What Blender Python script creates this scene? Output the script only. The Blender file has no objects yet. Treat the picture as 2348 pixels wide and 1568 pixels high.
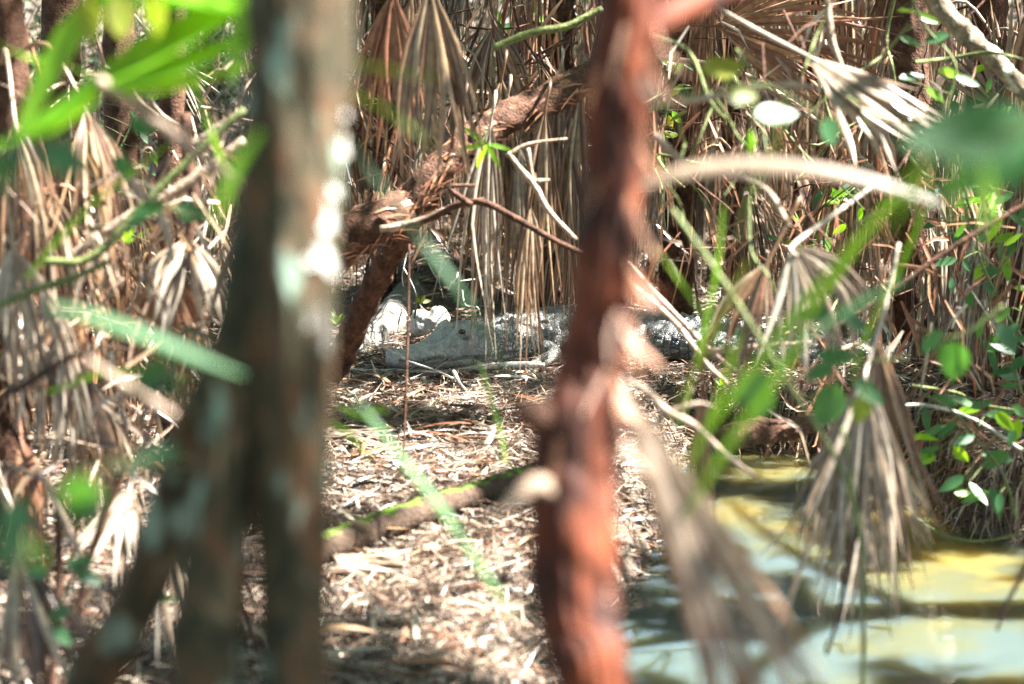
import bpy, math, random
import numpy as np
from mathutils import Vector

random.seed(7)
rng = np.random.default_rng(7)
S = bpy.context.scene
COL = S.collection

# ------------------------------------------------------------------ camera, sky, sun, exposure
CAM_H = 2.4
PITCH = math.radians(10.8)
LENS = 85.0
cd = bpy.data.cameras.new("camera")
cam = bpy.data.objects.new("camera", cd)
COL.objects.link(cam)
cam.location = (0, 0, CAM_H)
cam.rotation_euler = (math.pi / 2 - PITCH, 0, 0)
cd.lens = LENS
cd.sensor_width = 36.0
cd.clip_end = 3000
cd.clip_start = 0.05
cd.dof.use_dof = True
cd.dof.focus_distance = 11.95
cd.dof.aperture_fstop = 1.7
S.camera = cam

SUN_EL = math.radians(56)
SUN_AZ = math.radians(88)            # from +Y towards +X
SUN = np.array([math.sin(SUN_AZ) * math.cos(SUN_EL), math.cos(SUN_AZ) * math.cos(SUN_EL), math.sin(SUN_EL)])
w = bpy.data.worlds.new("World")
S.world = w
w.use_nodes = True
nt = w.node_tree
bg = nt.nodes["Background"]
sky = nt.nodes.new("ShaderNodeTexSky")
sky.sky_type = 'NISHITA'
sky.sun_disc = False
sky.sun_elevation = SUN_EL
sky.sun_rotation = SUN_AZ
sky.air_density = 1.0
sky.dust_density = 1.5
nt.links.new(sky.outputs[0], bg.inputs[0])
bg.inputs[1].default_value = 0.038
ld = bpy.data.lights.new("sun", 'SUN')
ld.energy = 5.0
ld.angle = math.radians(0.53)
ld.color = (1.0, 0.965, 0.92)
sun = bpy.data.objects.new("sun", ld)
COL.objects.link(sun)
sun.rotation_euler = Vector(SUN).to_track_quat('Z', 'Y').to_euler()
S.view_settings.view_transform = 'Standard'
S.view_settings.look = 'None'
S.view_settings.exposure = 3.5
S.view_settings.gamma = 1.0
S.cycles.use_denoising = True
S.cycles.denoising_prefilter = 'NONE'
S.cycles.max_bounces = 8
S.cycles.transparent_max_bounces = 8
S.cycles.sample_clamp_indirect = 6.0

# ------------------------------------------------------------------ picture-plane helpers (points in a 2347 x 1568 view of the place)
VW, VH = 2347.0, 1568.0
F = VW * LENS / 36.0
FWD = np.array([0, math.cos(PITCH), -math.sin(PITCH)])
UP = np.array([0, math.sin(PITCH), math.cos(PITCH)])
RT = np.array([1.0, 0, 0])
C0 = np.array([0, 0, CAM_H])


def P(x, y, d):
    return C0 + d * (FWD + (x - VW / 2) / F * RT + (VH / 2 - y) / F * UP)


def G(x, y, z=0.0):
    r = FWD + (x - VW / 2) / F * RT + (VH / 2 - y) / F * UP
    return C0 + r * ((z - CAM_H) / r[2])


def unit(v):
    v = np.asarray(v, float)
    return v / (np.linalg.norm(v) + 1e-12)


# ------------------------------------------------------------------ mesh helpers
class MB:
    def __init__(self):
        self.v, self.f, self.n = [], [], 0

    def add(self, verts, faces):
        verts = np.asarray(verts, float)
        self.v.append(verts)
        n = self.n
        self.f.extend([tuple(i + n for i in q) for q in faces])
        self.n += len(verts)

    def ribbon(self, pts, widths, side, fold=0.0, nrm=None):
        """a leaf strip: pts (n,3), widths (n,), side (3,) or (n,3); fold lifts the midrib"""
        pts = np.asarray(pts, float)
        n = len(pts)
        widths = np.asarray(widths, float)[:, None]
        side = np.broadcast_to(np.asarray(side, float), (n, 3))
        if nrm is None:
            tan = np.gradient(pts, axis=0)
            nrm = np.cross(tan, side)
            nrm /= (np.linalg.norm(nrm, axis=1)[:, None] + 1e-12)
        L = pts - side * widths * .5
        R = pts + side * widths * .5
        if fold:
            M = pts + nrm * widths * fold
            v = np.stack([L, M, R], 1).reshape(-1, 3)
            f = []
            for i in range(n - 1):
                a = 3 * i
                f += [(a, a + 1, a + 4, a + 3), (a + 1, a + 2, a + 5, a + 4)]
        else:
            v = np.stack([L, R], 1).reshape(-1, 3)
            f = [(2 * i, 2 * i + 1, 2 * i + 3, 2 * i + 2) for i in range(n - 1)]
        self.add(v, f)

    def tube(self, pts, radii, seg=8, bump=0.0, smooth=6, freq=3.0, cap=True, ridge=0.0):
        pts = np.asarray(pts, float)
        radii = np.asarray(radii, float)
        if smooth and len(pts) > 2:
            pts, radii = resample(pts, radii, smooth)
        elif smooth:
            t = np.linspace(0, 1, smooth + 1)
            pts = pts[0] + (pts[1] - pts[0]) * t[:, None]
            radii = radii[0] + (radii[1] - radii[0]) * t
        n = len(pts)
        tan = np.gradient(pts, axis=0)
        tan /= (np.linalg.norm(tan, axis=1)[:, None] + 1e-12)
        ref = np.array([0, 1.0, 0]) if abs(tan[0][1]) < .8 else np.array([1.0, 0, 0])
        a = np.cross(tan, ref)
        a /= np.linalg.norm(a, axis=1)[:, None]
        b = np.cross(tan, a)
        th = np.linspace(0, 2 * np.pi, seg, endpoint=False)
        r = radii[:, None] * np.ones((1, seg))
        if bump:
            arc = np.concatenate([[0], np.cumsum(np.linalg.norm(np.diff(pts, axis=0), axis=1))])
            k = random.random() * 50
            A, T = np.meshgrid(arc, th, indexing='ij')
            nz = (np.sin(A * freq * 3.1 + 2 * T + k) + .8 * np.sin(A * freq * 5.3 - 3 * T + 2 * k)
                  + .6 * np.sin(A * freq * 11 + 5 * T + 3 * k) + .5 * np.sin(A * freq * 2 + 7 * T + k * 5))
            r = r * (1 + bump * nz)
            if ridge:
                r = r * (1 + ridge * np.sin(T * 17 + 2.5 * np.sin(A * 6 + k)) * (.6 + .4 * np.sin(A * 19 + 3 * T)))
        v = pts[:, None, :] + r[..., None] * (np.cos(th)[None, :, None] * a[:, None, :] + np.sin(th)[None, :, None] * b[:, None, :])
        v = v.reshape(-1, 3)
        f = []
        for i in range(n - 1):
            for j in range(seg):
                j2 = (j + 1) % seg
                f.append((i * seg + j, i * seg + j2, (i + 1) * seg + j2, (i + 1) * seg + j))
        if cap:
            f.append(tuple(range(seg - 1, -1, -1)))
            f.append(tuple((n - 1) * seg + j for j in range(seg)))
        self.add(v, f)

    def build(self, name, mat, parent=None, origin=None, smooth=True, loc=None):
        V = np.concatenate(self.v) if self.v else np.zeros((0, 3))
        o0 = np.zeros(3)
        if parent is not None:
            o0 = np.array(parent["_o"])
        elif loc is not None:
            o0 = np.asarray(loc, float)
        V = V - o0
        me = bpy.data.meshes.new(name)
        me.from_pydata(V.tolist(), [], self.f)
        if smooth and len(me.polygons):
            me.polygons.foreach_set("use_smooth", np.ones(len(me.polygons), bool))
        me.materials.append(mat)
        me.update()
        o = bpy.data.objects.new(name, me)
        COL.objects.link(o)
        if parent is not None:
            o.parent = parent
            o["_o"] = parent["_o"]
        else:
            o.location = o0
            o["_o"] = tuple(float(q) for q in o0)
        return o


def resample(pts, radii, m):
    """Catmull-Rom through the points, m steps per span"""
    q = np.column_stack([pts, radii])
    q = np.vstack([2 * q[0] - q[1], q, 2 * q[-1] - q[-2]])
    out = []
    for i in range(1, len(q) - 2):
        p0, p1, p2, p3 = q[i - 1], q[i], q[i + 1], q[i + 2]
        for t in np.linspace(0, 1, m, endpoint=False):
            out.append(.5 * ((2 * p1) + (-p0 + p2) * t + (2 * p0 - 5 * p1 + 4 * p2 - p3) * t * t + (-p0 + 3 * p1 - 3 * p2 + p3) * t ** 3))
    out.append(q[-2])
    out = np.array(out)
    return out[:, :3], np.maximum(out[:, 3], 1e-4)


def tag(o, label, cat, group=None, kind=None):
    if label:
        o["label"] = label
    if cat:
        o["category"] = cat
    if group:
        o["group"] = group
    if kind:
        o["kind"] = kind
    return o


def thing(name, label, cat, loc, group=None):
    o = bpy.data.objects.new(name, None)
    COL.objects.link(o)
    o.empty_display_size = .1
    o.location = [float(q) for q in loc]
    o["_o"] = tuple(float(q) for q in loc)
    return tag(o, label, cat, group)


# ------------------------------------------------------------------ materials
def newmat(name):
    m = bpy.data.materials.new(name)
    m.use_nodes = True
    t = m.node_tree
    return m, t, t.nodes["Principled BSDF"], t.nodes["Material Output"]


def N(t, typ, **kw):
    n = t.nodes.new(typ)
    for k, v in kw.items():
        if hasattr(n, k):
            setattr(n, k, v)
        else:
            n.inputs[k].default_value = v
    return n


def ramp(t, cols, fac, interp='LINEAR'):
    r = t.nodes.new("ShaderNodeValToRGB")
    r.color_ramp.interpolation = interp
    e = r.color_ramp.elements
    while len(e) < len(cols):
        e.new(0.5)
    for i, (p, c) in enumerate(cols):
        e[i].position = p
        e[i].color = (*c, 1)
    t.links.new(fac, r.inputs[0])
    return r.outputs[0]


def rand_fac(t):
    g = t.nodes.new("ShaderNodeNewGeometry")
    oi = t.nodes.new("ShaderNodeObjectInfo")
    a = N(t, "ShaderNodeMath", operation='ADD')
    t.links.new(g.outputs["Random Per Island"], a.inputs[0])
    t.links.new(oi.outputs["Random"], a.inputs[1])
    fr = N(t, "ShaderNodeMath", operation='FRACT')
    t.links.new(a.outputs[0], fr.inputs[0])
    return fr.outputs[0]


def mixc(t, fac, a, b, mode='MIX'):
    m = t.nodes.new("ShaderNodeMix")
    m.data_type = 'RGBA'
    m.blend_type = mode
    for sock, val in ((m.inputs[0], fac), (m.inputs[6], a), (m.inputs[7], b)):
        if hasattr(val, "is_linked") or hasattr(val, "links"):
            t.links.new(val, sock)
        elif isinstance(val, (int, float)):
            sock.default_value = val
        else:
            sock.default_value = (*val, 1)
    return m.outputs[2]


def leafmat(name, cols, rough=.45, trans=.35, tcols=None, spec=.4, nscale=30., streak=True):
    """thin leaf: per-leaf colour, fibres, some light through the blade"""
    m, t, p, out = newmat(name)
    f = rand_fac(t)
    c = ramp(t, cols, f)
    tc = t.nodes.new("ShaderNodeTexCoord")
    nz = N(t, "ShaderNodeTexNoise")
    nz.inputs["Scale"].default_value = nscale
    nz.inputs["Detail"].default_value = 5
    t.links.new(tc.outputs["Object"], nz.inputs["Vector"])
    k = ramp(t, [(.3, (.55, .55, .55)), (.7, (1.25, 1.25, 1.25))], nz.outputs["Fac"])
    c2 = mixc(t, .8, c, k, 'MULTIPLY')
    t.links.new(c2, p.inputs["Base Color"])
    p.inputs["Roughness"].default_value = rough
    p.inputs["Specular IOR Level"].default_value = spec
    b = N(t, "ShaderNodeBump")
    b.inputs["Strength"].default_value = .25
    b.inputs["Distance"].default_value = .004
    t.links.new(nz.outputs["Fac"], b.inputs["Height"])
    t.links.new(b.outputs[0], p.inputs["Normal"])
    if trans:
        tr = t.nodes.new("ShaderNodeBsdfTranslucent")
        if tcols:
            t.links.new(mixc(t, .6, ramp(t, tcols, f), k, 'MULTIPLY'), tr.inputs[0])
        else:
            t.links.new(c2, tr.inputs[0])
        mx = t.nodes.new("ShaderNodeMixShader")
        mx.inputs[0].default_value = trans
        t.links.new(p.outputs[0], mx.inputs[1])
        t.links.new(tr.outputs[0], mx.inputs[2])
        t.links.new(mx.outputs[0], out.inputs[0])
    return m


def barkmat(name, cols, patch=None, patch_pos=(.56, .64), stretch=(1, 1, .25), scale=12., rough=.85, bump=.6, moss=None, fine=60.):
    m, t, p, out = newmat(name)
    tc = t.nodes.new("ShaderNodeTexCoord")
    mp = t.nodes.new("ShaderNodeMapping")
    mp.inputs["Scale"].default_value = stretch
    t.links.new(tc.outputs["Object"], mp.inputs[0])
    n1 = N(t, "ShaderNodeTexNoise")
    n1.inputs["Scale"].default_value = scale
    n1.inputs["Detail"].default_value = 8
    n1.inputs["Roughness"].default_value = .65
    t.links.new(mp.outputs[0], n1.inputs["Vector"])
    c = ramp(t, cols, n1.outputs["Fac"])
    n3 = N(t, "ShaderNodeTexNoise")
    n3.inputs["Scale"].default_value = fine
    n3.inputs["Detail"].default_value = 6
    t.links.new(mp.outputs[0], n3.inputs["Vector"])
    k = ramp(t, [(.3, (.5, .5, .5)), (.7, (1.3, 1.3, 1.3))], n3.outputs["Fac"])
    c = mixc(t, .7, c, k, 'MULTIPLY')
    if patch:
        n2 = N(t, "ShaderNodeTexNoise")
        n2.inputs["Scale"].default_value = scale * .8
        n2.inputs["Detail"].default_value = 3
        mp2 = t.nodes.new("ShaderNodeMapping")
        mp2.inputs["Location"].default_value = (3.1, 7.7, 1.3)
        mp2.inputs["Scale"].default_value = (stretch[0] * 1.1, stretch[1] * 1.1, max(stretch[2], .35))
        t.links.new(tc.outputs["Object"], mp2.inputs[0])
        t.links.new(mp2.outputs[0], n2.inputs["Vector"])
        fm = ramp(t, [(patch_pos[0], (0, 0, 0)), (patch_pos[1], (1, 1, 1))], n2.outputs["Fac"])
        c = mixc(t, fm, c, patch)
    if moss:
        g = t.nodes.new("ShaderNodeNewGeometry")
        sx = t.nodes.new("ShaderNodeSeparateXYZ")
        t.links.new(g.outputs["Normal"], sx.inputs[0])
        ad = N(t, "ShaderNodeMath", operation='MULTIPLY_ADD')
        t.links.new(n1.outputs["Fac"], ad.inputs[0])
        ad.inputs[1].default_value = .7
        hz = N(t, "ShaderNodeMath", operation='MULTIPLY')
        t.links.new(sx.outputs[2], hz.inputs[0])
        hz.inputs[1].default_value = .5
        t.links.new(hz.outputs[0], ad.inputs[2])
        fm = ramp(t, [(moss[1], (0, 0, 0)), (moss[1] + .12, (1, 1, 1))], ad.outputs[0])
        c = mixc(t, fm, c, mixc(t, .8, moss[0], k, 'MULTIPLY'))
    t.links.new(c, p.inputs["Base Color"])
    p.inputs["Roughness"].default_value = rough
    p.inputs["Specular IOR Level"].default_value = .25
    b = N(t, "ShaderNodeBump")
    b.inputs["Strength"].default_value = bump
    b.inputs["Distance"].default_value = .01
    t.links.new(n3.outputs["Fac"], b.inputs["Height"])
    t.links.new(b.outputs[0], p.inputs["Normal"])
    return m


M = {}
M['dead'] = leafmat("dry_palm_leaf", [(0, (.06, .027, .013)), (.3, (.135, .068, .036)), (.6, (.25, .15, .075)), (.85, (.37, .28, .185)), (1, (.16, .06, .027))], rough=.36, trans=.2, spec=.6)
M['deadgrey'] = leafmat("weathered_palm_leaf", [(0, (.15, .10, .07)), (.5, (.29, .22, .15)), (1, (.44, .38, .31))], rough=.36, trans=.2, spec=.6)
M['deadrust'] = leafmat("rusty_palm_leaf", [(0, (.16, .06, .03)), (.5, (.28, .13, .07)), (1, (.36, .2, .11))], rough=.5, trans=.22)
M['litter'] = leafmat("litter_leaf", [(0, (.022, .014, .010)), (.3, (.06, .036, .024)), (.5, (.19, .12, .08)), (.72, (.38, .30, .21)), (.84, (.48, .43, .36)), (.9, (.24, .085, .035)), (1, (.10, .06, .04))], rough=.5, trans=.1, spec=.5, nscale=60)
M['green'] = leafmat("green_leaf", [(0, (.02, .075, .025)), (.5, (.035, .11, .04)), (1, (.05, .14, .035))], rough=.42, trans=.35, tcols=[(0, (.06, .22, .02)), (1, (.14, .35, .03))], spec=.55, nscale=12)
M['strap'] = leafmat("fresh_green_blade", [(0, (.10, .25, .012)), (1, (.18, .36, .012))], rough=.35, trans=.55, tcols=[(0, (.25, .55, .01)), (1, (.42, .68, .01))], spec=.5, nscale=10)
M['yellow'] = leafmat("yellowing_leaf", [(0, (.12, .16, .02)), (1, (.2, .2, .03))], rough=.4, trans=.5, tcols=[(0, (.3, .4, .02)), (1, (.42, .42, .03))], nscale=25)
M['canopy'] = leafmat("canopy_leaf", [(0, (.025, .07, .02)), (.5, (.04, .11, .03)), (1, (.07, .14, .035))], rough=.4, trans=.3, tcols=[(0, (.06, .2, .015)), (1, (.15, .33, .03))], nscale=8)
M['under'] = leafmat("undergrowth_leaf", [(0, (.02, .06, .02)), (.35, (.04, .1, .03)), (.5, (.07, .12, .04)), (.55, (.16, .12, .07)), (1, (.3, .24, .16))], rough=.4, trans=.3, nscale=20)
M['greybark'] = barkmat("lichen_grey_bark", [(.34, (.006, .007, .003)), (.44, (.026, .026, .011)), (.53, (.058, .042, .022)), (.62, (.10, .042, .018)), (.70, (.03, .06, .014))], patch=(.18, .25, .19), patch_pos=(.60, .68), scale=19, stretch=(1, 1, .4))
M['redbark'] = barkmat("red_papery_bark", [(.36, (.012, .004, .002)), (.47, (.05, .012, .005)), (.58, (.125, .028, .008)), (.72, (.20, .055, .02))], scale=11, stretch=(1, 1, .35), rough=.7)
M['flake'] = leafmat("peeling_bark", [(0, (.22, .07, .03)), (.5, (.36, .17, .09)), (1, (.50, .34, .26))], rough=.6, trans=.3)
M['palmbark'] = barkmat("fibrous_palm_bark", [(.3, (.022, .010, .006)), (.5, (.075, .034, .019)), (.7, (.15, .075, .045))], scale=22, stretch=(1, 1, 1), bump=1.0, fine=90)
M['mossbark'] = barkmat("mossy_bark", [(.3, (.02, .012, .007)), (.55, (.055, .033, .02)), (.75, (.11, .07, .045))], scale=14, stretch=(1, 1, 1), moss=((.08, .15, .01), .775), bump=1.0)
M['lichenwood'] = barkmat("lichen_wood", [(.3, (.07, .05, .03)), (.55, (.2, .16, .11)), (.75, (.36, .33, .26))], patch=(.42, .44, .34), patch_pos=(.55, .62), scale=14, stretch=(1, 1, 1))
M['twig'] = barkmat("dry_twig", [(.3, (.18, .12, .08)), (.55, (.3, .22, .16)), (.75, (.42, .35, .28))], scale=20, stretch=(1, 1, 1), rough=.6)
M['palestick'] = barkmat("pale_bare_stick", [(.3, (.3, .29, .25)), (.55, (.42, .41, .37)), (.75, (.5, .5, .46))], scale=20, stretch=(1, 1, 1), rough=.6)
M['darktwig'] = barkmat("dark_twig", [(.3, (.02, .013, .01)), (.6, (.06, .035, .025))], scale=20, stretch=(1, 1, 1))
M['vine'] = barkmat("green_stem", [(.3, (.06, .08, .025)), (.6, (.13, .15, .05)), (.8, (.2, .2, .09))], scale=15, stretch=(1, 1, 1), rough=.5)
M['log'] = barkmat("grey_log", [(.3, (.07, .065, .055)), (.5, (.16, .15, .13)), (.7, (.27, .255, .23))], scale=8, stretch=(1, 1, 1), bump=.8, fine=40)
M['stone'] = barkmat("pale_stone", [(.3, (.28, .26, .23)), (.7, (.42, .40, .37))], scale=6, stretch=(1, 1, 1))


def ground_mat():
    m, t, p, out = newmat("forest_soil")
    tc = t.nodes.new("ShaderNodeTexCoord")
    n1 = N(t, "ShaderNodeTexNoise")
    n1.inputs["Scale"].default_value = 6
    n1.inputs["Detail"].default_value = 10
    n1.inputs["Roughness"].default_value = .7
    t.links.new(tc.outputs["Object"], n1.inputs["Vector"])
    c = ramp(t, [(.3, (.03, .022, .015)), (.5, (.08, .058, .04)), (.7, (.15, .115, .085))], n1.outputs["Fac"])
    n2 = N(t, "ShaderNodeTexNoise")
    n2.inputs["Scale"].default_value = 70
    n2.inputs["Detail"].default_value = 6
    t.links.new(tc.outputs["Object"], n2.inputs["Vector"])
    c = mixc(t, .8, c, ramp(t, [(.3, (.45, .45, .45)), (.7, (1.4, 1.35, 1.3))], n2.outputs["Fac"]), 'MULTIPLY')
    t.links.new(c, p.inputs["Base Color"])
    p.inputs["Roughness"].default_value = .9
    b = N(t, "ShaderNodeBump")
    b.inputs["Strength"].default_value = .8
    b.inputs["Distance"].default_value = .02
    t.links.new(n2.outputs["Fac"], b.inputs["Height"])
    t.links.new(b.outputs[0], p.inputs["Normal"])
    return m


def water_mat():
    m, t, p, out = newmat("turbid_pond_water")
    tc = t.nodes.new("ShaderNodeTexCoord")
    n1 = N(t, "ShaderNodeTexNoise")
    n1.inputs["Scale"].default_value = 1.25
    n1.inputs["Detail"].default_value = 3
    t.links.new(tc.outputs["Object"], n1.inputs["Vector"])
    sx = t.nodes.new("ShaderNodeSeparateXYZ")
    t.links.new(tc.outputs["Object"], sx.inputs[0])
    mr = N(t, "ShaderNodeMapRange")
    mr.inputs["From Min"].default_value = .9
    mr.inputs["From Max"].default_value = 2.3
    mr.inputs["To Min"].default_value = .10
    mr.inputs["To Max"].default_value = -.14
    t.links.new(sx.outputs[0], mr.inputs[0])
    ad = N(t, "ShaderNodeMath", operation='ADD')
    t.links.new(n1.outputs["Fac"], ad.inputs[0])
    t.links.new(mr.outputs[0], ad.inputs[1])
    c = ramp(t, [(.34, (.17, .125, .03)), (.47, (.07, .07, .034)), (.58, (.052, .07, .064))], ad.outputs[0])  # muddy ochre brightened as a sunlit patch; blue-grey painted in for sky reflection
    t.links.new(c, p.inputs["Base Color"])
    p.inputs["Roughness"].default_value = .04
    p.inputs["Subsurface Weight"].default_value = 1.0
    p.inputs["Subsurface Radius"].default_value = (.30, .22, .10)
    p.inputs["Subsurface Scale"].default_value = 3.0
    p.inputs["IOR"].default_value = 1.33
    n2 = N(t, "ShaderNodeTexNoise")
    n2.inputs["Scale"].default_value = 4.0
    n2.inputs["Detail"].default_value = 4
    mp = t.nodes.new("ShaderNodeMapping")
    mp.inputs["Scale"].default_value = (1.0, 2.2, 1)
    t.links.new(tc.outputs["Object"], mp.inputs[0])
    t.links.new(mp.outputs[0], n2.inputs["Vector"])
    b = N(t, "ShaderNodeBump")
    b.inputs["Strength"].default_value = .12
    b.inputs["Distance"].default_value = .03
    t.links.new(n2.outputs["Fac"], b.inputs["Height"])
    t.links.new(b.outputs[0], p.inputs["Normal"])
    return m


M['soil'] = ground_mat()
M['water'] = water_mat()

# ------------------------------------------------------------------ ground and water
WZ = -0.30
poly = [G(1640, 1040, WZ), (G(1850, 1050, WZ)), G(2080, 1075, WZ), G(2125, 1190, WZ), G(2200, 1235, WZ), G(2420, 1262, WZ), G(3400, 1230, WZ),
        np.array([6.5, 5.0, WZ]), np.array([4, 3.0, WZ]), np.array([.9, 5.2, WZ]), G(1420, 1760, WZ), G(1430, 1640, WZ), G(1445, 1550, WZ), G(1470, 1450, WZ), G(1510, 1340, WZ), G(1560, 1230, WZ), G(1580, 1110, WZ)]
poly = np.array([[q[0], q[1]] for q in poly])


def sdist(X, Y):
    """signed distance to the shore line, positive over water"""
    X = np.asarray(X, float)
    Y = np.asarray(Y, float)
    d = np.full(X.shape, 1e9)
    ins = np.zeros(X.shape, bool)
    n = len(poly)
    for i in range(n):
        a, b = poly[i], poly[(i + 1) % n]
        ab = b - a
        t = np.clip(((X - a[0]) * ab[0] + (Y - a[1]) * ab[1]) / (ab @ ab), 0, 1)
        d = np.minimum(d, np.hypot(X - a[0] - t * ab[0], Y - a[1] - t * ab[1]))
        cond = ((a[1] > Y) != (b[1] > Y)) & (X < (b[0] - a[0]) * (Y - a[1]) / (b[1] - a[1] + 1e-12) + a[0])
        ins ^= cond
    return np.where(ins, d, -d)


def sstep(a, b, x):
    t = np.clip((x - a) / (b - a), 0, 1)
    return t * t * (3 - 2 * t)


def nz2(x, y):
    return (np.sin(1.7 * x + .6 * y + 1) + np.sin(2.9 * y - 1.1 * x + 2) + .6 * np.sin(5.1 * x + 3.7 * y) + .5 * np.sin(7.3 * y - 6.1 * x + 4)) / 3.1


def height(x, y):
    x = np.asarray(x, float)
    y = np.asarray(y, float)
    h = .035 * nz2(x, y) + .5 * sstep(15.0, 19, y)
    h = h + .34 * np.exp(-(((x + .42) / .42) ** 2 + ((y - 13.75) / .5) ** 2))
    h = h + .16 * np.exp(-(((x - 1.0) / .35) ** 2 + ((y - 14.6) / .35) ** 2))
    s = sdist(x, y)
    steep = sstep(1.9, 2.6, x)                      # the right bank is undercut
    lo = -.32 + .22 * steep
    near = sstep(9.3, 8.2, y) * (1 - steep)
    lo = lo - .2 * near
    k = sstep(lo, .12, s)
    h = h * (1 - k) + (-.55) * k
    return h - .25 * sstep(.1, 1.2, s)


xs = np.concatenate([np.linspace(-260, -7, 14)[:-1], np.arange(-7, 8, .09), np.linspace(8, 260, 14)])
ys = np.concatenate([np.linspace(-60, 1, 8)[:-1], np.arange(1, 22, .09), np.linspace(22, 600, 16)])
X, Y = np.meshgrid(xs, ys, indexing='ij')
Z = height(X, Y)
V = np.stack([X, Y, Z], -1).reshape(-1, 3)
nx, ny = len(xs), len(ys)
ii, jj = np.meshgrid(np.arange(nx - 1), np.arange(ny - 1), indexing='ij')
a = (ii * ny + jj).ravel()
Fq = np.stack([a, a + ny, a + ny + 1, a + 1], 1)
mb = MB()
mb.add(V, Fq.tolist())
tag(mb.build("ground", M['soil']), None, None, kind="structure")
mb = MB()
wx = np.linspace(-1.5, 12, 28)
wy = np.linspace(2, 12.6, 24)
WX, WY = np.meshgrid(wx, wy, indexing='ij')
top_ = np.stack([WX, WY, np.full(WX.shape, WZ)], -1).reshape(-1, 3)
rim = [i * 24 for i in range(28)] + [27 * 24 + j for j in range(1, 24)] + [i * 24 + 23 for i in range(26, -1, -1)] + [j for j in range(22, 0, -1)]
low = top_[rim] - np.array([0, 0, 1.6])
nr_ = len(rim)
mb.add(np.vstack([top_, low]),
       [(i * 24 + j, (i + 1) * 24 + j, (i + 1) * 24 + j + 1, i * 24 + j + 1) for i in range(27) for j in range(23)]
       + [(rim[k], 672 + k, 672 + (k + 1) % nr_, rim[(k + 1) % nr_]) for k in range(nr_)] + [tuple(672 + k for k in range(nr_ - 1, -1, -1))])
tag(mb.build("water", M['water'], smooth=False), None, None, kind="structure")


# ------------------------------------------------------------------ leaf litter
def litter(x0, x1, y0, y1, dens, lmin, lmax, wmin, wmax, lift=.045):
    n = int((x1 - x0) * (y1 - y0) * dens)
    x = rng.uniform(x0, x1, n)
    y = rng.uniform(y0, y1, n)
    s = sdist(x, y)
    keep = s < -.02
    x, y = x[keep], y[keep]
    n = len(x)
    z = height(x, y) + rng.uniform(.002, lift, n)
    th = rng.uniform(0, 2 * np.pi, n)
    ln = rng.uniform(lmin, lmax, n) * rng.uniform(.6, 1.3, n)
    wd = rng.uniform(wmin, wmax, n)
    tilt = rng.normal(0, .22, n)
    d = np.stack([np.cos(th) * np.cos(tilt), np.sin(th) * np.cos(tilt), np.sin(tilt)], 1)
    roll = rng.normal(0, .6, n)
    sd = np.stack([-np.sin(th) * np.cos(roll), np.cos(th) * np.cos(roll), np.sin(roll)], 1)
    up = np.cross(d, sd)
    c = np.stack([x, y, z], 1)
    curl = rng.normal(0, .07, n)[:, None] * ln[:, None]
    V = np.stack([c - d * ln[:, None] * .5,
                  c - d * ln[:, None] * .18 + sd * wd[:, None] * .5 + up * curl,
                  c - d * ln[:, None] * .18 - sd * wd[:, None] * .5 + up * curl,
                  c + d * ln[:, None] * .2 + sd * wd[:, None] * .42 + up * curl * .9,
                  c + d * ln[:, None] * .2 - sd * wd[:, None] * .42 + up * curl * .9,
                  c + d * ln[:, None] * .5], 1).reshape(-1, 3)
    b = np.arange(n) * 6
    f = []
    for k in b.tolist():
        f += [(k, k + 2, k + 1), (k + 1, k + 2, k + 4, k + 3), (k + 3, k + 4, k + 5)]
    return V, f


mb = MB()
mb.add(*litter(-1.4, 1.5, 6.6, 12.6, 650, .04, .14, .006, .017))
mb.add(*litter(-1.4, 1.5, 6.6, 12.6, 900, .06, .2, .0018, .0045, .06))
mb.add(*litter(-1.4, 1.5, 6.6, 12.6, 900, .08, .22, .003, .008, .055))
mb.add(*litter(-1.3, 1.3, 6.6, 12.0, 110, .16, .34, .007, .018, .06))
mb.add(*litter(-4.2, -1.2, 6.6, 13, 420, .05, .2, .008, .02))
mb.add(*litter(.5, 3.6, 11, 15.5, 900, .05, .16, .006, .018))
mb.add(*litter(-3.5, 3.5, 12.4, 18, 380, .05, .22, .008, .02))
mb.add(*litter(1.5, 4.2, 9.3, 13, 800, .05, .22, .006, .018, .08))
for i in range(260):
    x = random.uniform(-1.4, 1.4); y = random.uniform(6.8, 12.4)
    if float(sdist(np.array(x), np.array(y))) > -.15:
        continue
    a = random.uniform(0, 6.28); L = random.uniform(.15, .6)
    q = [(x + math.cos(a) * L * k, y + math.sin(a) * L * k + random.gauss(0, .015)) for k in (0, .33, .66, 1)]
    mb.tube(np.array([(u, v, float(height(u, v)) + .04 + random.uniform(0, .025)) for u, v in q]), np.array([1, .9, .75, .4]) * random.uniform(.0018, .005), seg=5, smooth=3, cap=False)
tag(mb.build("leaf_litter", M['litter'], smooth=False), "thick mat of dry brown and tan strip leaves on the ground", "leaf litter", kind="stuff")


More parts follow.
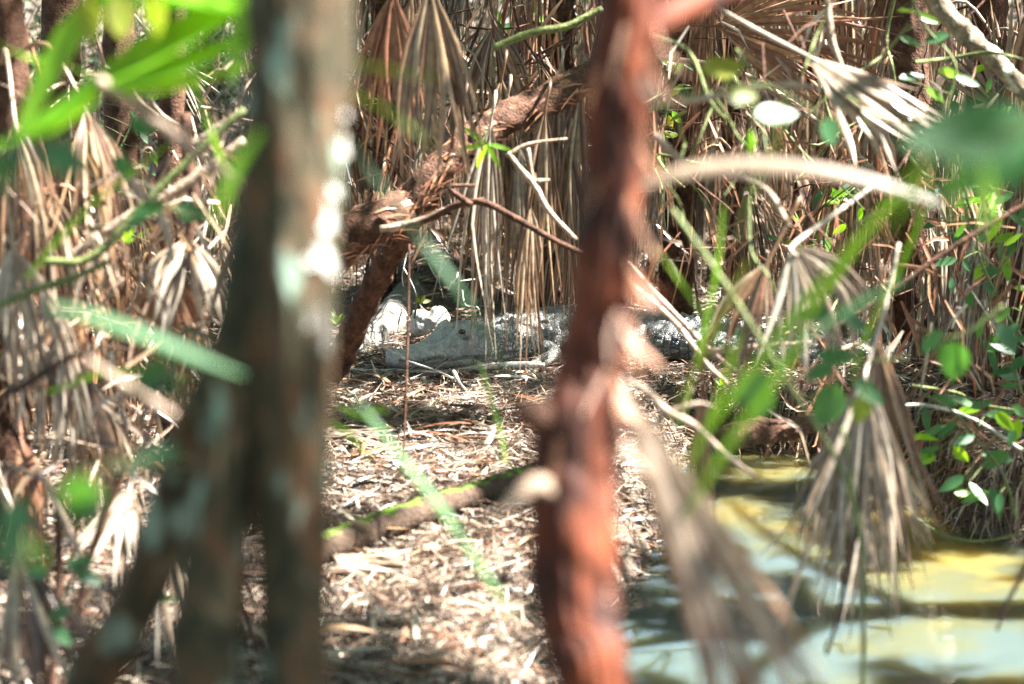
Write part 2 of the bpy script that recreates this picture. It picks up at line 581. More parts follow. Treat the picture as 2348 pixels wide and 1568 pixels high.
# ------------------------------------------------------------------ the fan-leaf builder
def fan_leaflets(base, axis, normal, half, n, L, w, droop=.5, fused=.35, jit=.05, segs=7, down=(0, 0, -1), shrink=.3):
    """leaflets of one palmate leaf: list of (pts, widths, side)"""
    axis = unit(axis)
    normal = unit(np.asarray(normal, float) - axis * np.dot(normal, axis))
    b = np.cross(normal, axis)
    down = np.asarray(down, float)
    out = []
    for i in range(n):
        u = (i / (n - 1) - .5) * 2 if n > 1 else 0
        th = u * half + random.gauss(0, jit)
        d0 = math.cos(th) * axis + math.sin(th) * b + normal * random.gauss(0, jit * 1.5)
        d0 = unit(d0)
        ln = L * (1 - shrink * abs(u) ** 1.5) * random.uniform(.82, 1.1)
        t = np.linspace(0.02, 1, segs)
        pts = [base + d0 * ln * t[0]]
        d = d0
        dr = droop * random.uniform(.6, 1.4)
        wob = np.array([random.gauss(0, .06) for _ in range(3)])
        for k in range(1, segs):
            wgt = dr * max(0, t[k] - fused * .4)
            d = unit(d * (1 - min(.85, wgt)) + down * min(.85, wgt) + wob * (t[k] > .5))
            pts.append(pts[-1] + d * ln * (t[k] - t[k - 1]))
        wm = w * random.uniform(.7, 1.15)
        wd = [max(wm * min(1, tt / fused) * (1 - max(0, (tt - fused) / (1 - fused)) ** 1.6), .0012) for tt in t]
        tan = np.gradient(np.array(pts), axis=0)
        sd = np.cross(np.broadcast_to(normal, tan.shape), tan)
        nn = np.linalg.norm(sd, axis=1)[:, None]
        sd = np.where(nn > 1e-4, sd / (nn + 1e-9), b)
        tw = random.gauss(0, .5)
        nr = np.cross(tan / np.linalg.norm(tan, axis=1)[:, None], sd)
        tws = tw * t[:, None]
        sd = sd * np.cos(tws) + nr * np.sin(tws)
        out.append((np.array(pts), np.array(wd), sd))
    return out


def frond(name, root, mat, base, axis, normal, half, n, L, w, petiole=None, pr=.008, separate=True, pmat=None, **kw):
    """one palm leaf as a part of root: the petiole carries the leaflets"""
    mbp = MB()
    if petiole is None:
        petiole = [base - unit(axis) * .12, base, base + unit(axis) * L * .12]
    mbp.tube(np.array(petiole), np.linspace(pr, pr * .7, len(petiole)), seg=6, smooth=4)
    lf = fan_leaflets(np.asarray(base, float), axis, normal, half, n, L, w, **kw)
    if separate:
        st = mbp.build(name, pmat or mat, root)
        for pts, wd, sd in lf:
            q = MB()
            q.ribbon(pts, wd, sd, fold=.22)
            q.build("leaflet", mat, st)
        return st
    for pts, wd, sd in lf:
        mbp.ribbon(pts, wd, sd, fold=.22)
    return mbp.build(name, mat, root)


def fan_thing(name, label, base, axis, normal, half, n, L, w, mat, group=None, petiole=None, pr=.008, pmat=None, cat="palm leaf", **kw):
    t = thing(name, label, cat, base, group)
    mbp = MB()
    if petiole is None:
        petiole = [np.asarray(base) - unit(axis) * .25, base, np.asarray(base) + unit(axis) * L * .1]
    mbp.tube(np.array(petiole), np.linspace(pr, pr * .7, len(petiole)), seg=8, smooth=6)
    mbp.build("petiole", pmat or mat, t)
    for pts, wd, sd in fan_leaflets(np.asarray(base, float), axis, normal, half, n, L, w, **kw):
        q = MB()
        q.ribbon(pts, wd, sd, fold=.22)
        q.build("leaflet", mat, t)
    return t


# ------------------------------------------------------------------ palms with hanging skirts (middle and back)
TOCAM = np.array([0, -1.0, .15])


def skirt_palm(label, x, d, r, fr, lean=0.0, top=3.6, mat='dead', zlo=.5, zhi=2.6, L=(.7, 1.2), separate=0, group="palms with hanging dead skirts", green=5):
    b = P(x, 700, d)
    b = np.array([b[0], b[1], 0.])
    b[2] = float(height(b[0], b[1])) - .05
    t = thing("skirted_palm", label, "palm tree", b, group)
    mbp = MB()
    k = random.random() * 6
    pts = np.array([b + np.array([lean * h + .03 * math.sin(h * 2 + k), .03 * math.cos(h * 1.7 + k), h]) for h in np.linspace(0, top, 9)])
    mbp.tube(pts, np.linspace(r * 1.2, r * .9, 9), seg=14, smooth=8, bump=.06, freq=9)
    mbp.build("trunk", M['palmbark'], t)
    for i in range(fr):
        h = random.uniform(zlo, zhi)
        ang = random.uniform(-math.pi, 0) if random.random() < .8 else random.uniform(0, math.pi)
        out = np.array([math.cos(ang), math.sin(ang), 0])
        p0 = b + np.array([lean * h, 0, h])
        reach = random.uniform(.12, .4)
        p1 = p0 + out * (r + reach * .5) + np.array([0, 0, .06])
        p2 = p0 + out * (r + reach) + np.array([0, 0, -.15])
        ax = unit(out * .35 + np.array([random.gauss(0, .15), random.gauss(0, .15), -1]))
        m = random.choice(['dead', 'dead', 'dead', 'deadrust', 'deadgrey'] if mat == 'dead' else [mat])
        frond("dead_frond", t, M[m], p2, ax, out + np.array([0, -.3, .2]), random.uniform(.2, .65), random.randint(24, 34), random.uniform(*L), random.uniform(.014, .023),
              petiole=[p0 + out * r * .7, p1, p2, p2 + ax * .08], pr=.009, separate=(i < separate), droop=random.uniform(.5, 1.1), segs=6, fused=.22)
    for i in range(green):
        ang = i * 2 * math.pi / max(1, green) + random.random()
        out = np.array([math.cos(ang), math.sin(ang), 0])
        p0 = b + np.array([lean * top, 0, top])
        p2 = p0 + out * .7 + np.array([0, 0, .5])
        frond("green_frond", t, M['canopy'], p2, unit(out + np.array([0, 0, -.1])), np.array([0, 0, 1.]), 1.5, 26, .7, .035, petiole=[p0, p0 + out * .3 + np.array([0, 0, .35]), p2],
              separate=False, droop=.3, segs=5, fused=.5)
    return t


skirt_palm("shaggy palm at the far left edge, its dead fronds filling the lower left corner", 20, 8.6, .07, 16, zlo=.4, zhi=1.9, separate=6, L=(.45, .8))
skirt_palm("palm with a dark trunk and brown skirt, second from the left edge", 165, 11.2, .085, 14, zlo=.4, zhi=1.1)
skirt_palm("slender dead-skirted palm just left of the mossy grey trunk", 400, 10.2, .05, 10, zlo=.4, zhi=.95, L=(.35, .6))
skirt_palm("palm far behind the mossy grey trunk, mostly hidden by it", 640, 14.0, .08, 8, zlo=.8, zhi=1.6)
skirt_palm("palm with long drooping skirt right of the mossy grey trunk", 880, 13.6, .07, 12, zlo=1.3, zhi=2.6)
skirt_palm("palm rising behind the crocodile's back with a ragged brown skirt", 1270, 13.6, .08, 18, zlo=.7, zhi=2.6)
skirt_palm("palm just right of the red trunk with a narrow curtain of fronds", 1560, 13.4, .08, 16, zlo=.75, zhi=2.6)
skirt_palm("palm behind the big bright arching stem, skirt reaching the litter", 1690, 14.6, .08, 16, zlo=.8, zhi=2.8)
skirt_palm("rust-brown palm behind the sunlit dead fan on the right", 1860, 15.4, .09, 16, zlo=.7, zhi=2.8)
skirt_palm("palm on the right bank with a thick skirt above the water", 2075, 12.4, .09, 18, zlo=.45, zhi=2.3)
skirt_palm("palm at the right bank behind the leafy shrub", 2230, 12.9, .09, 18, zlo=.45, zhi=2.4)
skirt_palm("palm at the far right edge overhanging the bank", 2370, 11.6, .09, 18, zlo=.5, zhi=2.2)
skirt_palm("palm deep in the background between the two right skirts", 1980, 17.0, .09, 14, zlo=.6, zhi=2.6)
skirt_palm("palm deep in the background above the crocodile's tail", 1440, 16.4, .08, 14, zlo=.9, zhi=2.8)
skirt_palm("palm by the wire fence at the upper left", 300, 15.2, .09, 4, zlo=.7, zhi=1.2)

# leaning palm whose fronds hang in front of the crocodile's neck
lp = [P(1560, 60, 10.6), P(1370, 165, 10.5), P(1240, 235, 10.4), P(1110, 300, 10.3), P(990, 400, 10.2), P(930, 470, 10.2), P(850, 515, 10.1), P(775, 560, 10.1), P(690, 640, 10.0), P(600, 800, 9.9), P(560, 1010, 9.8)]
gb = lp[-1].copy(); gb[2] = float(height(gb[0], gb[1]))
t = thing("leaning_palm", "leaning fibrous palm trunk slanting between the grey and red trunks, hung with dead fronds", "palm tree", gb)
mb = MB(); mb.tube(np.array(lp + [gb]), np.array([.06, .065, .07, .07, .06, .075, .09, .095, .09, .085, .08, .09]), seg=20, smooth=12, bump=.07, freq=9)
mb.build("trunk", M['palmbark'], t)
mb = MB()
pp_, rr_ = resample(np.array(lp + [gb]), np.array([.06, .065, .07, .07, .06, .075, .09, .095, .09, .085, .08, .09]), 12)
for i in range(520):
    j = random.randrange(1, len(pp_) - 2)
    tn = unit(pp_[j + 1] - pp_[j])
    rd = unit(np.cross(tn, np.array([random.gauss(0, 1), random.gauss(0, 1), random.gauss(0, 1)])))
    b_ = pp_[j] + rd * rr_[j] * .97
    L = random.uniform(.05, .16)
    dr = unit(tn * random.choice([-1, 1]) + rd * .08 + np.array([0, 0, -.25]))
    mb.ribbon(np.array([b_, b_ + dr * L * .5 + rd * .006, b_ + dr * L + rd * .008 + np.array([0, 0, -.015])]), [.012, .010, .002], unit(np.cross(dr, rd)))
tag(mb.build("fibre", M['deadrust'], t, smooth=False), None, None, kind="stuff")
for (x, y, d, ty, n, half, L) in [(1125, 280, 10.2, 1, 26, .16, 1.05), (1190, 330, 10.35, 1, 26, .15, .95), (1250, 250, 10.3, 1, 24, .14, 1.0), (1300, 330, 10.5, 1, 22, .16, .95),
                                  (1160, 240, 10.6, 1, 22, .2, .8), (1215, 470, 10.2, 1, 18, .16, .75), (1330, 200, 10.5, 1, 22, .2, 1.0), (1085, 330, 10.4, 1, 18, .2, .65), (1060, 250, 10.5, 1, 24, .3, .6), (1150, 180, 10.7, 1, 26, .3, .7), (1280, 180, 10.7, 1, 26, .3, .8), (1230, 380, 10.6, 1, 20, .22, .7), (960, 330, 10.6, 1, 22, .3, .45), (870, 430, 10.7, 1, 18, .35, .35)]:
    b = P(x, y, d)
    frond("dead_frond", t, M[random.choice(['dead', 'deadgrey', 'dead'])], b, (random.gauss(0, .08), -.05, -1), (0, -1, .1), half, n, L, .017, petiole=[b + np.array([.02, .1, .12]), b + np.array([.02, 0, .1]), b, b + np.array([0, 0, -.1])],
          separate=True, droop=.9, segs=8, fused=.15, jit=.11)

# ------------------------------------------------------------------ big dead fans, each a leaf of its own
fan_thing("dead_fan_leaf", "large tan dead fan leaf hanging at the top, just right of the grey trunk", P(985, -40, 8.9), (.02, 0, -1), (0, -1, 0), .42, 30, .78, .026, M['dead'], droop=.35, fused=.3, shrink=.15)
fan_thing("dead_fan_leaf", "brown dead fan leaf behind the tan one at the top centre", P(900, -20, 9.6), (-.05, 0, -1), (0, -1, 0), .45, 24, .75, .024, M['deadrust'], droop=.4, fused=.3)
fan_thing("dead_fan_leaf", "drooping brown fan leaf over the slanting palm trunk, left of the red trunk", P(1130, 60, 11.4), (.1, 0, -1), (0, -1, .1), .7, 28, .6, .022, M['dead'], droop=.5, fused=.3, jit=.09)
fan_thing("dead_fan_leaf", "sunlit bleached dead fan leaf spreading rightward at the upper right", P(1850, 128, 8.2), P(2110, 310, 8.0) - P(1850, 128, 8.2), (0, -.75, .65), .36, 20, .56, .034, M['deadgrey'], droop=.05, fused=.55, jit=.02, shrink=.1,
          petiole=[P(1560, -30, 8.6), P(1720, 60, 8.4), P(1850, 128, 8.2), P(1890, 150, 8.2)])
fan_thing("dead_fan_leaf", "rust-brown open fan leaf behind the sunlit one at the top right", P(1640, 60, 11.4), P(1950, 60, 11.4) - P(1640, 60, 11.4), (0, -1, .1), .75, 30, .85, .03, M['deadrust'], droop=.1, fused=.5, jit=.02)
fan_thing("dead_fan_leaf", "dry fan leaf spread against the right edge under the mossy branch", P(2290, 250, 11.4), P(2330, 60, 11.4) - P(2290, 250, 11.4), (0, -1, .1), 1.3, 34, .5, .025, M['dead'], droop=.1, fused=.45, jit=.03)
fan_thing("dead_fan_leaf", "drooping grey fan leaf in the middle right with bright bent leaflets", P(1815, 565, 7.6), P(1960, 800, 7.5) - P(1815, 565, 7.6), (-.1, -1, .25), .85, 26, .5, .02, M['deadgrey'], droop=.55, fused=.3,
          petiole=[P(2010, 420, 8.3), P(1900, 500, 7.9), P(1815, 565, 7.6), P(1830, 590, 7.6)])
fan_thing("dead_fan_leaf", "olive-brown fan leaf hanging behind the drooping grey one", P(1760, 600, 8.4), P(1660, 800, 8.4) - P(1760, 600, 8.4), (.1, -1, .2), .5, 20, .5, .018, M['dead'], droop=.3, fused=.3)
fan_thing("dead_fan_leaf", "big shaggy dead fan leaf hanging over the water, tips trailing down", P(1985, 850, 7.3), (0, .0, -1), (0, -1, .1), .42, 72, .78, .021, M['deadgrey'], droop=.15, fused=.25, jit=.06,
          petiole=[P(2060, 560, 8.0), P(2030, 700, 7.6), P(1985, 850, 7.3), P(1985, 900, 7.3)])
fan_thing("dead_fan_leaf", "rusty dead fan leaf hanging over the water behind the shaggy one", P(2010, 780, 7.8), (-.02, 0, -1), (0, -1, .1), .40, 46, .86, .018, M['dead'], droop=.15, fused=.25, jit=.06)
fan_thing("dead_fan_leaf", "narrow brown dead leaf hanging by the shore right of the red trunk", P(1610, 900, 7.2), (.0, 0, -1), (0, -1, .1), .16, 14, .5, .016, M['deadrust'], droop=.3, fused=.2)
fan_thing("dead_fan_leaf", "bleached fan leaf lying on the litter beside the grey trunk", G(760, 1270, .06), np.array([.7, -.62, .0]), (0, 0, 1), .5, 22, .46, .026, M['deadgrey'], droop=.03, fused=.5, jit=.02)
fan_thing("dead_fan_leaf", "pale fan leaf lying on sunlit litter left of the mossy log", G(700, 985, .06), np.array([.75, -.5, .0]), (0, 0, 1), .5, 22, .5, .026, M['deadgrey'], droop=.03, fused=.5, jit=.02)
fan_thing("dead_fan_leaf", "striped dead fan leaf between the leaning stem and the grey trunk", P(395, 1190, 7.2), P(400, 1480, 7.0) - P(395, 1190, 7.2), (-.2, -1, .4), .5, 20, .5, .022, M['deadgrey'], droop=.25, fused=.4, jit=.03)
fan_thing("dead_fan_leaf", "sunlit dead fan leaf low on the left beside the leaning stem", P(300, 1110, 7.4), P(240, 1290, 7.2) - P(300, 1110, 7.4), (-.2, -1, .4), .5, 18, .36, .022, M['deadgrey'], droop=.2, fused=.4, jit=.03)
fan_thing("dead_fan_leaf", "crumpled pale dead leaf mass in the sun left of the grey trunk", P(430, 545, 8.0), P(400, 760, 7.9) - P(430, 545, 8.0), (-.1, -1, .5), .8, 24, .36, .026, M['deadgrey'], droop=.5, fused=.5, jit=.14)
fan_thing("dead_fan_leaf", "brown dead fan leaf hanging below the crumpled pale one", P(380, 600, 8.3), (0, 0, -1), (0, -1, .2), .6, 20, .55, .026, M['deadrust'], droop=.3, fused=.4)
fan_thing("dead_fan_leaf", "grey dead fan leaf drooping at the left edge, mid height", P(30, 560, 7.6), (.1, 0, -1), (.1, -1, .3), .5, 22, .6, .022, M['deadgrey'], droop=.4, fused=.35)
fan_thing("dead_fan_leaf", "sun-flecked hanging fan leaf left of the leaning stem, mid left", P(130, 750, 7.9), (.05, 0, -1), (0, -1, .3), .4, 20, .5, .02, M['deadgrey'], droop=.3, fused=.35)
fan_thing("dead_fan_leaf", "tan dead fan leaf in the bottom left corner", P(40, 1260, 6.6), P(130, 1600, 6.5) - P(40, 1260, 6.6), (-.1, -1, .3), .45, 18, .5, .024, M['dead'], droop=.3, fused=.4)
fan_thing("dead_fan_leaf", "grey spread fan leaf high on the left beyond the green blades", P(380, 130, 11.5), P(470, 250, 11.5) - P(380, 130, 11.5), (0, -1, .3), .5, 16, .35, .016, M['deadgrey'], droop=.1, fused=.4)
fan_thing("dead_fan_leaf", "brown striped fan leaf at the left edge below the blue-green leaves", P(20, 440, 8.8), P(200, 520, 8.8) - P(20, 440, 8.8), (0, -1, .4), .6, 18, .42, .022, M['dead'], droop=.5, fused=.4)
fan_thing("dead_fan_leaf", "pale brown leaf bundle sagging from the red trunk's foot toward the water", P(1425, 880, 4.1), P(1740, 1560, 3.95) - P(1425, 880, 4.1), (-.1, -1, .35), .11, 8, .72, .026, M['deadgrey'], petiole=[P(1405, 840, 4.1), P(1425, 880, 4.1), P(1440, 920, 4.1)], droop=.05, fused=.3, jit=.05, shrink=0)
fan_thing("dead_fan_leaf", "darker brown leaf bundle under the pale one at the bottom right of the red trunk", P(1440, 960, 4.2), P(1760, 1560, 4.1) - P(1440, 960, 4.2), (-.1, -1, .35), .14, 9, .66, .024, M['deadrust'], petiole=[P(1415, 920, 4.2), P(1440, 960, 4.2), P(1450, 1000, 4.2)], droop=.06, fused=.3, jit=.05, shrink=0)

# the bright arching stem
t = MB()
arc = np.array([P(1425, 470, 4.35), P(1480, 425, 4.35), P(1560, 395, 4.35), P(1680, 380, 4.35), P(1800, 382, 4.35), P(1920, 400, 4.35), P(2040, 430, 4.35), P(2150, 470, 4.35)])
pp, rr = resample(arc, np.array([.014, .023, .029, .031, .030, .025, .018, .007]), 6)
t.ribbon(pp, rr, unit(np.array([.1, .55, .8])), fold=.25)
tag(t.build("arching_leaf", M['deadgrey'], loc=arc[0]), "bright bleached dead leaf strip arching right from the red trunk", "dry leaf")

# ------------------------------------------------------------------ wire fence at the back
ft = thing("wire_fence", "rusty chain-link fence at the back, seen between the palms", "fence", (-4.2, 16.1, .2))
mb = MB()
cell = .085
r = .0045
nxw = int(6.4 / cell)
nzw = int(2.2 / cell)
for i in range(nxw):
    x0 = -4.2 + i * cell
    pts = np.array([[x0 + (cell * .52 if (k % 2) else -cell * .02), 16.1 + (.003 if k % 2 else -.003), .1 + k * cell * .5] for k in range(nzw * 2)])
    s1 = np.array([1, 0, 0]) * r
    s2 = np.array([0, 1, 0]) * r
    n = len(pts)
    V = np.stack([pts - s1, pts - s2, pts + s1, pts + s2], 1).reshape(-1, 3)
    f = [(4 * k + j, 4 * k + (j + 1) % 4, 4 * k + 4 + (j + 1) % 4, 4 * k + 4 + j) for k in range(n - 1) for j in range(4)]
    mb.add(V, f)
tag(mb.build("wire_mesh", M['palestick'], ft), None, None, kind="stuff")
for k in range(3):
    mb = MB(); mb.tube([(-4.1 + 3.05 * k, 16.15, 0), (-4.1 + 3.05 * k, 16.15, 2.4)], [.03, .03], seg=10)
    mb.build("post", M['log'], ft)

# ------------------------------------------------------------------ undergrowth beyond the fence
def leaf_cloud(n, cen, size, lsz, flat=.6, fill=None):
    c = cen + rng.normal(0, 1, (n, 3)) * size if fill is None else fill
    n = len(c)
    d = rng.normal(0, 1, (n, 3)); d[:, 2] *= flat; d /= np.linalg.norm(d, axis=1)[:, None]
    u = rng.normal(0, 1, (n, 3)); u[:, 2] += 1.0
    s = np.cross(d, u); s /= np.linalg.norm(s, axis=1)[:, None]
    up = np.cross(s, d)
    ln = (lsz * rng.uniform(.6, 1.3, n))[:, None]
    wd = ln * rng.uniform(.3, .5, n)[:, None]
    V = np.stack([c, c + d * ln * .4 + s * wd * .5 - up * ln * .02, c + d * ln * .4 - s * wd * .5 - up * ln * .02, c + d * ln * .45 + up * ln * .05, c + d * ln - up * ln * .12], 1).reshape(-1, 3)
    f = []
    for k in range(0, 5 * n, 5):
        f += [(k, k + 1, k + 3), (k, k + 3, k + 2), (k + 1, k + 4, k + 3), (k + 3, k + 4, k + 2)]
    return V, f


mb = MB()
n = 46000
fx = rng.uniform(-6.5, 7, n); fy = rng.uniform(16.6, 23, n)
fz = height(fx, fy) + rng.beta(1.2, 1.6, n) * 2.4 * (.75 + .35 * np.sin(fx * 2.1 + fy))
mb.add(*leaf_cloud(0, None, None, .09, fill=np.stack([fx, fy, fz], 1)))
tag(mb.build("undergrowth", M['under'], smooth=False), "dense dim green and brown undergrowth beyond the wire fence", "undergrowth", kind="stuff")
mb = MB()
for i in range(420):
    x = random.uniform(-5, 5); y = random.uniform(16.3, 20)
    z = float(height(x, y))
    h = random.uniform(.6, 2.4)
    a = random.gauss(0, .3)
    mb.tube([(x, y, z), (x + a * h * .5 + random.gauss(0, .06), y, z + h * .5), (x + a * h, y + random.gauss(0, .2), z + h)], [.008, .006, .003], seg=4, smooth=3, cap=False)
tag(mb.build("understory_stems", M['twig']), "thin bare stems crowding the back of the thicket", "stems", kind="stuff")
# loose hanging strips that clutter the back
mb = MB()
for i in range(2600):
    x = random.uniform(-4.2, 4.2); y = random.uniform(12.8, 16.6)
    if -.9 < x < .3 and y < 14.6:
        continue
    z = float(height(x, y)) + random.uniform(.15, 2.1 if x > -1 else .8)
    L = random.uniform(.25, .7)
    dx, dy = random.gauss(0, .12), random.gauss(0, .12)
    p = np.array([[x, y, z], [x + dx * L * .3, y + dy * .3, z - L * .4], [x + dx * L, y + dy * L, z - L]])
    z0 = float(height(p[2, 0], p[2, 1]))
    p[:, 2] = np.maximum(p[:, 2], z0 + .01)
    a = random.uniform(-1, 1)
    mb.ribbon(p, [.010, .014, .002], (math.cos(a), math.sin(a), 0))
tag(mb.build("hanging_strips", M['dead'], smooth=False), "countless loose dry strips hanging through the back of the thicket", "dry leaves", kind="stuff")

mb = MB()
k = 0
while k < 1500:
    x = random.uniform(.8, 4.0); y = random.uniform(9.2, 11.8)
    s_ = float(sdist(np.array(x), np.array(y)))
    if not (-.3 < s_ < .0) or (x < 1.9 and random.random() < .6):
        continue
    k += 1
    z = float(height(x, y)) + random.uniform(0, .1)
    e = .01
    gx = float(sdist(np.array(x + e), np.array(y))) - s_; gy = float(sdist(np.array(x), np.array(y + e))) - s_
    g = np.array([gx, gy]) / e
    L = random.uniform(.1, .32)
    p = np.array([[x, y, z], [x + g[0] * L * .35, y + g[1] * L * .35, z - L * .25 + .03], [x + g[0] * L * .5 + random.gauss(0, .03), y + g[1] * L * .5, max(z - L, WZ + .005)]])
    a = random.uniform(-.6, .6)
    mb.ribbon(p, [.006, .011, .002], (math.cos(a), math.sin(a), 0))
tag(mb.build("bank_fringe", M['dead'], smooth=False), "ragged fringe of dry roots and grass draped over the bank edge", "bank fringe", kind="stuff")

def loose(label, n, x0, x1, y0, y1, d0, d1, mat):
    mb = MB()
    for i in range(n):
        d = random.uniform(d0, d1)
        xx_, yy_ = random.uniform(x0, x1), random.uniform(y0, y1)
        p0 = P(xx_, yy_, d)
        if p0[2] < .05 or (1400 < xx_ < 1740 and yy_ > 600):
            continue
        L = random.uniform(.08, .34)
        a = random.uniform(0, 2 * math.pi)
        dr = unit(np.array([math.cos(a) * .8, math.sin(a) * .5, random.gauss(-.7, .6)]))
        q = unit(np.array([random.gauss(0, .4), random.gauss(0, .3), -1]))
        p1 = p0 + dr * L * .5
        p2 = p1 + unit(dr + q * random.uniform(.2, 1.6)) * L * .5
        pts = np.array([p0, p0 + dr * L * .25, p1, (p1 + p2) / 2, p2])
        pts[:, 2] = np.maximum(pts[:, 2], .01)
        b = random.uniform(.6, 1.4)
        mb.ribbon(pts, np.array([.008, .015, .016, .011, .002]) * b, unit(np.cross(dr, np.array([random.gauss(0, .6), -1, random.gauss(.4, .6)]))), fold=.2)
    return tag(mb.build("loose_strips", M[mat], smooth=False), label, "dry leaves", kind="stuff")


loose("crumpled pale dry strips caught in the thicket on the left", 150, -40, 560, 430, 1250, 7.4, 9.6, 'deadgrey')
loose("crumpled brown dry strips caught in the thicket on the left", 420, -40, 560, 300, 1560, 7.2, 10.5, 'dead')
loose("crumpled brown dry strips caught in the thicket on the right", 420, 1480, 2390, 250, 1050, 9.5, 12.5, 'deadrust')
loose("crumpled pale dry strips caught in the thicket on the right", 110, 1480, 2390, 0, 1000, 9, 12.5, 'deadgrey')
loose("dry strips caught high between the two foreground trunks", 160, 780, 1340, -20, 560, 10.9, 12.8, 'dead')


def tangle(label, n, x0, x1, y0, y1, d0, d1, rmin, rmax, mat, Lp=(90, 320), vert=.5):
    mb = MB()
    for i in range(n):
        d = random.uniform(d0, d1)
        x = random.uniform(x0, x1); y = random.uniform(y0, y1)
        if 1400 < x < 1740 and y > 540:
            y -= 420
        a = random.gauss(math.pi / 2, .45) if random.random() < vert else random.uniform(0, math.pi)
        L = random.uniform(*Lp)
        w3 = np.array([P(x + math.cos(a) * L * k + random.gauss(0, L * .05), y + math.sin(a) * L * k + random.gauss(0, L * .05), d + random.gauss(0, .12)) for k in (-.5, -.17, .17, .5)])
        w3[:, 2] = np.maximum(w3[:, 2], .02)
        r = random.uniform(rmin, rmax) * d / F
        mb.tube(w3, np.array([r, r, r * .9, r * .5]), seg=5, smooth=4, cap=False)
    return tag(mb.build("twig_tangle", M[mat]), label, "twigs", kind="stuff")


tangle("tangle of thin dry twigs on the left of the thicket", 90, -40, 560, 150, 1100, 7.6, 11.5, 1.5, 5, 'twig')
tangle("tangle of thin dry twigs on the right of the thicket", 70, 1480, 2390, 60, 900, 8.5, 12.5, 1.2, 3.6, 'palmbark')
tangle("tangle of thin dark twigs high in the middle of the thicket", 60, 780, 1340, -20, 480, 10.8, 12.8, 1.5, 4, 'palmbark')
tangle("greenish creeper stems on the right of the thicket", 40, 1480, 2390, 60, 950, 7.5, 11, 2, 5, 'vine')
tangle("fine white rootlets around the log behind the crocodile", 34, 760, 1130, 560, 760, 12.6, 14, 1, 2.4, 'palestick', Lp=(40, 120), vert=.3)

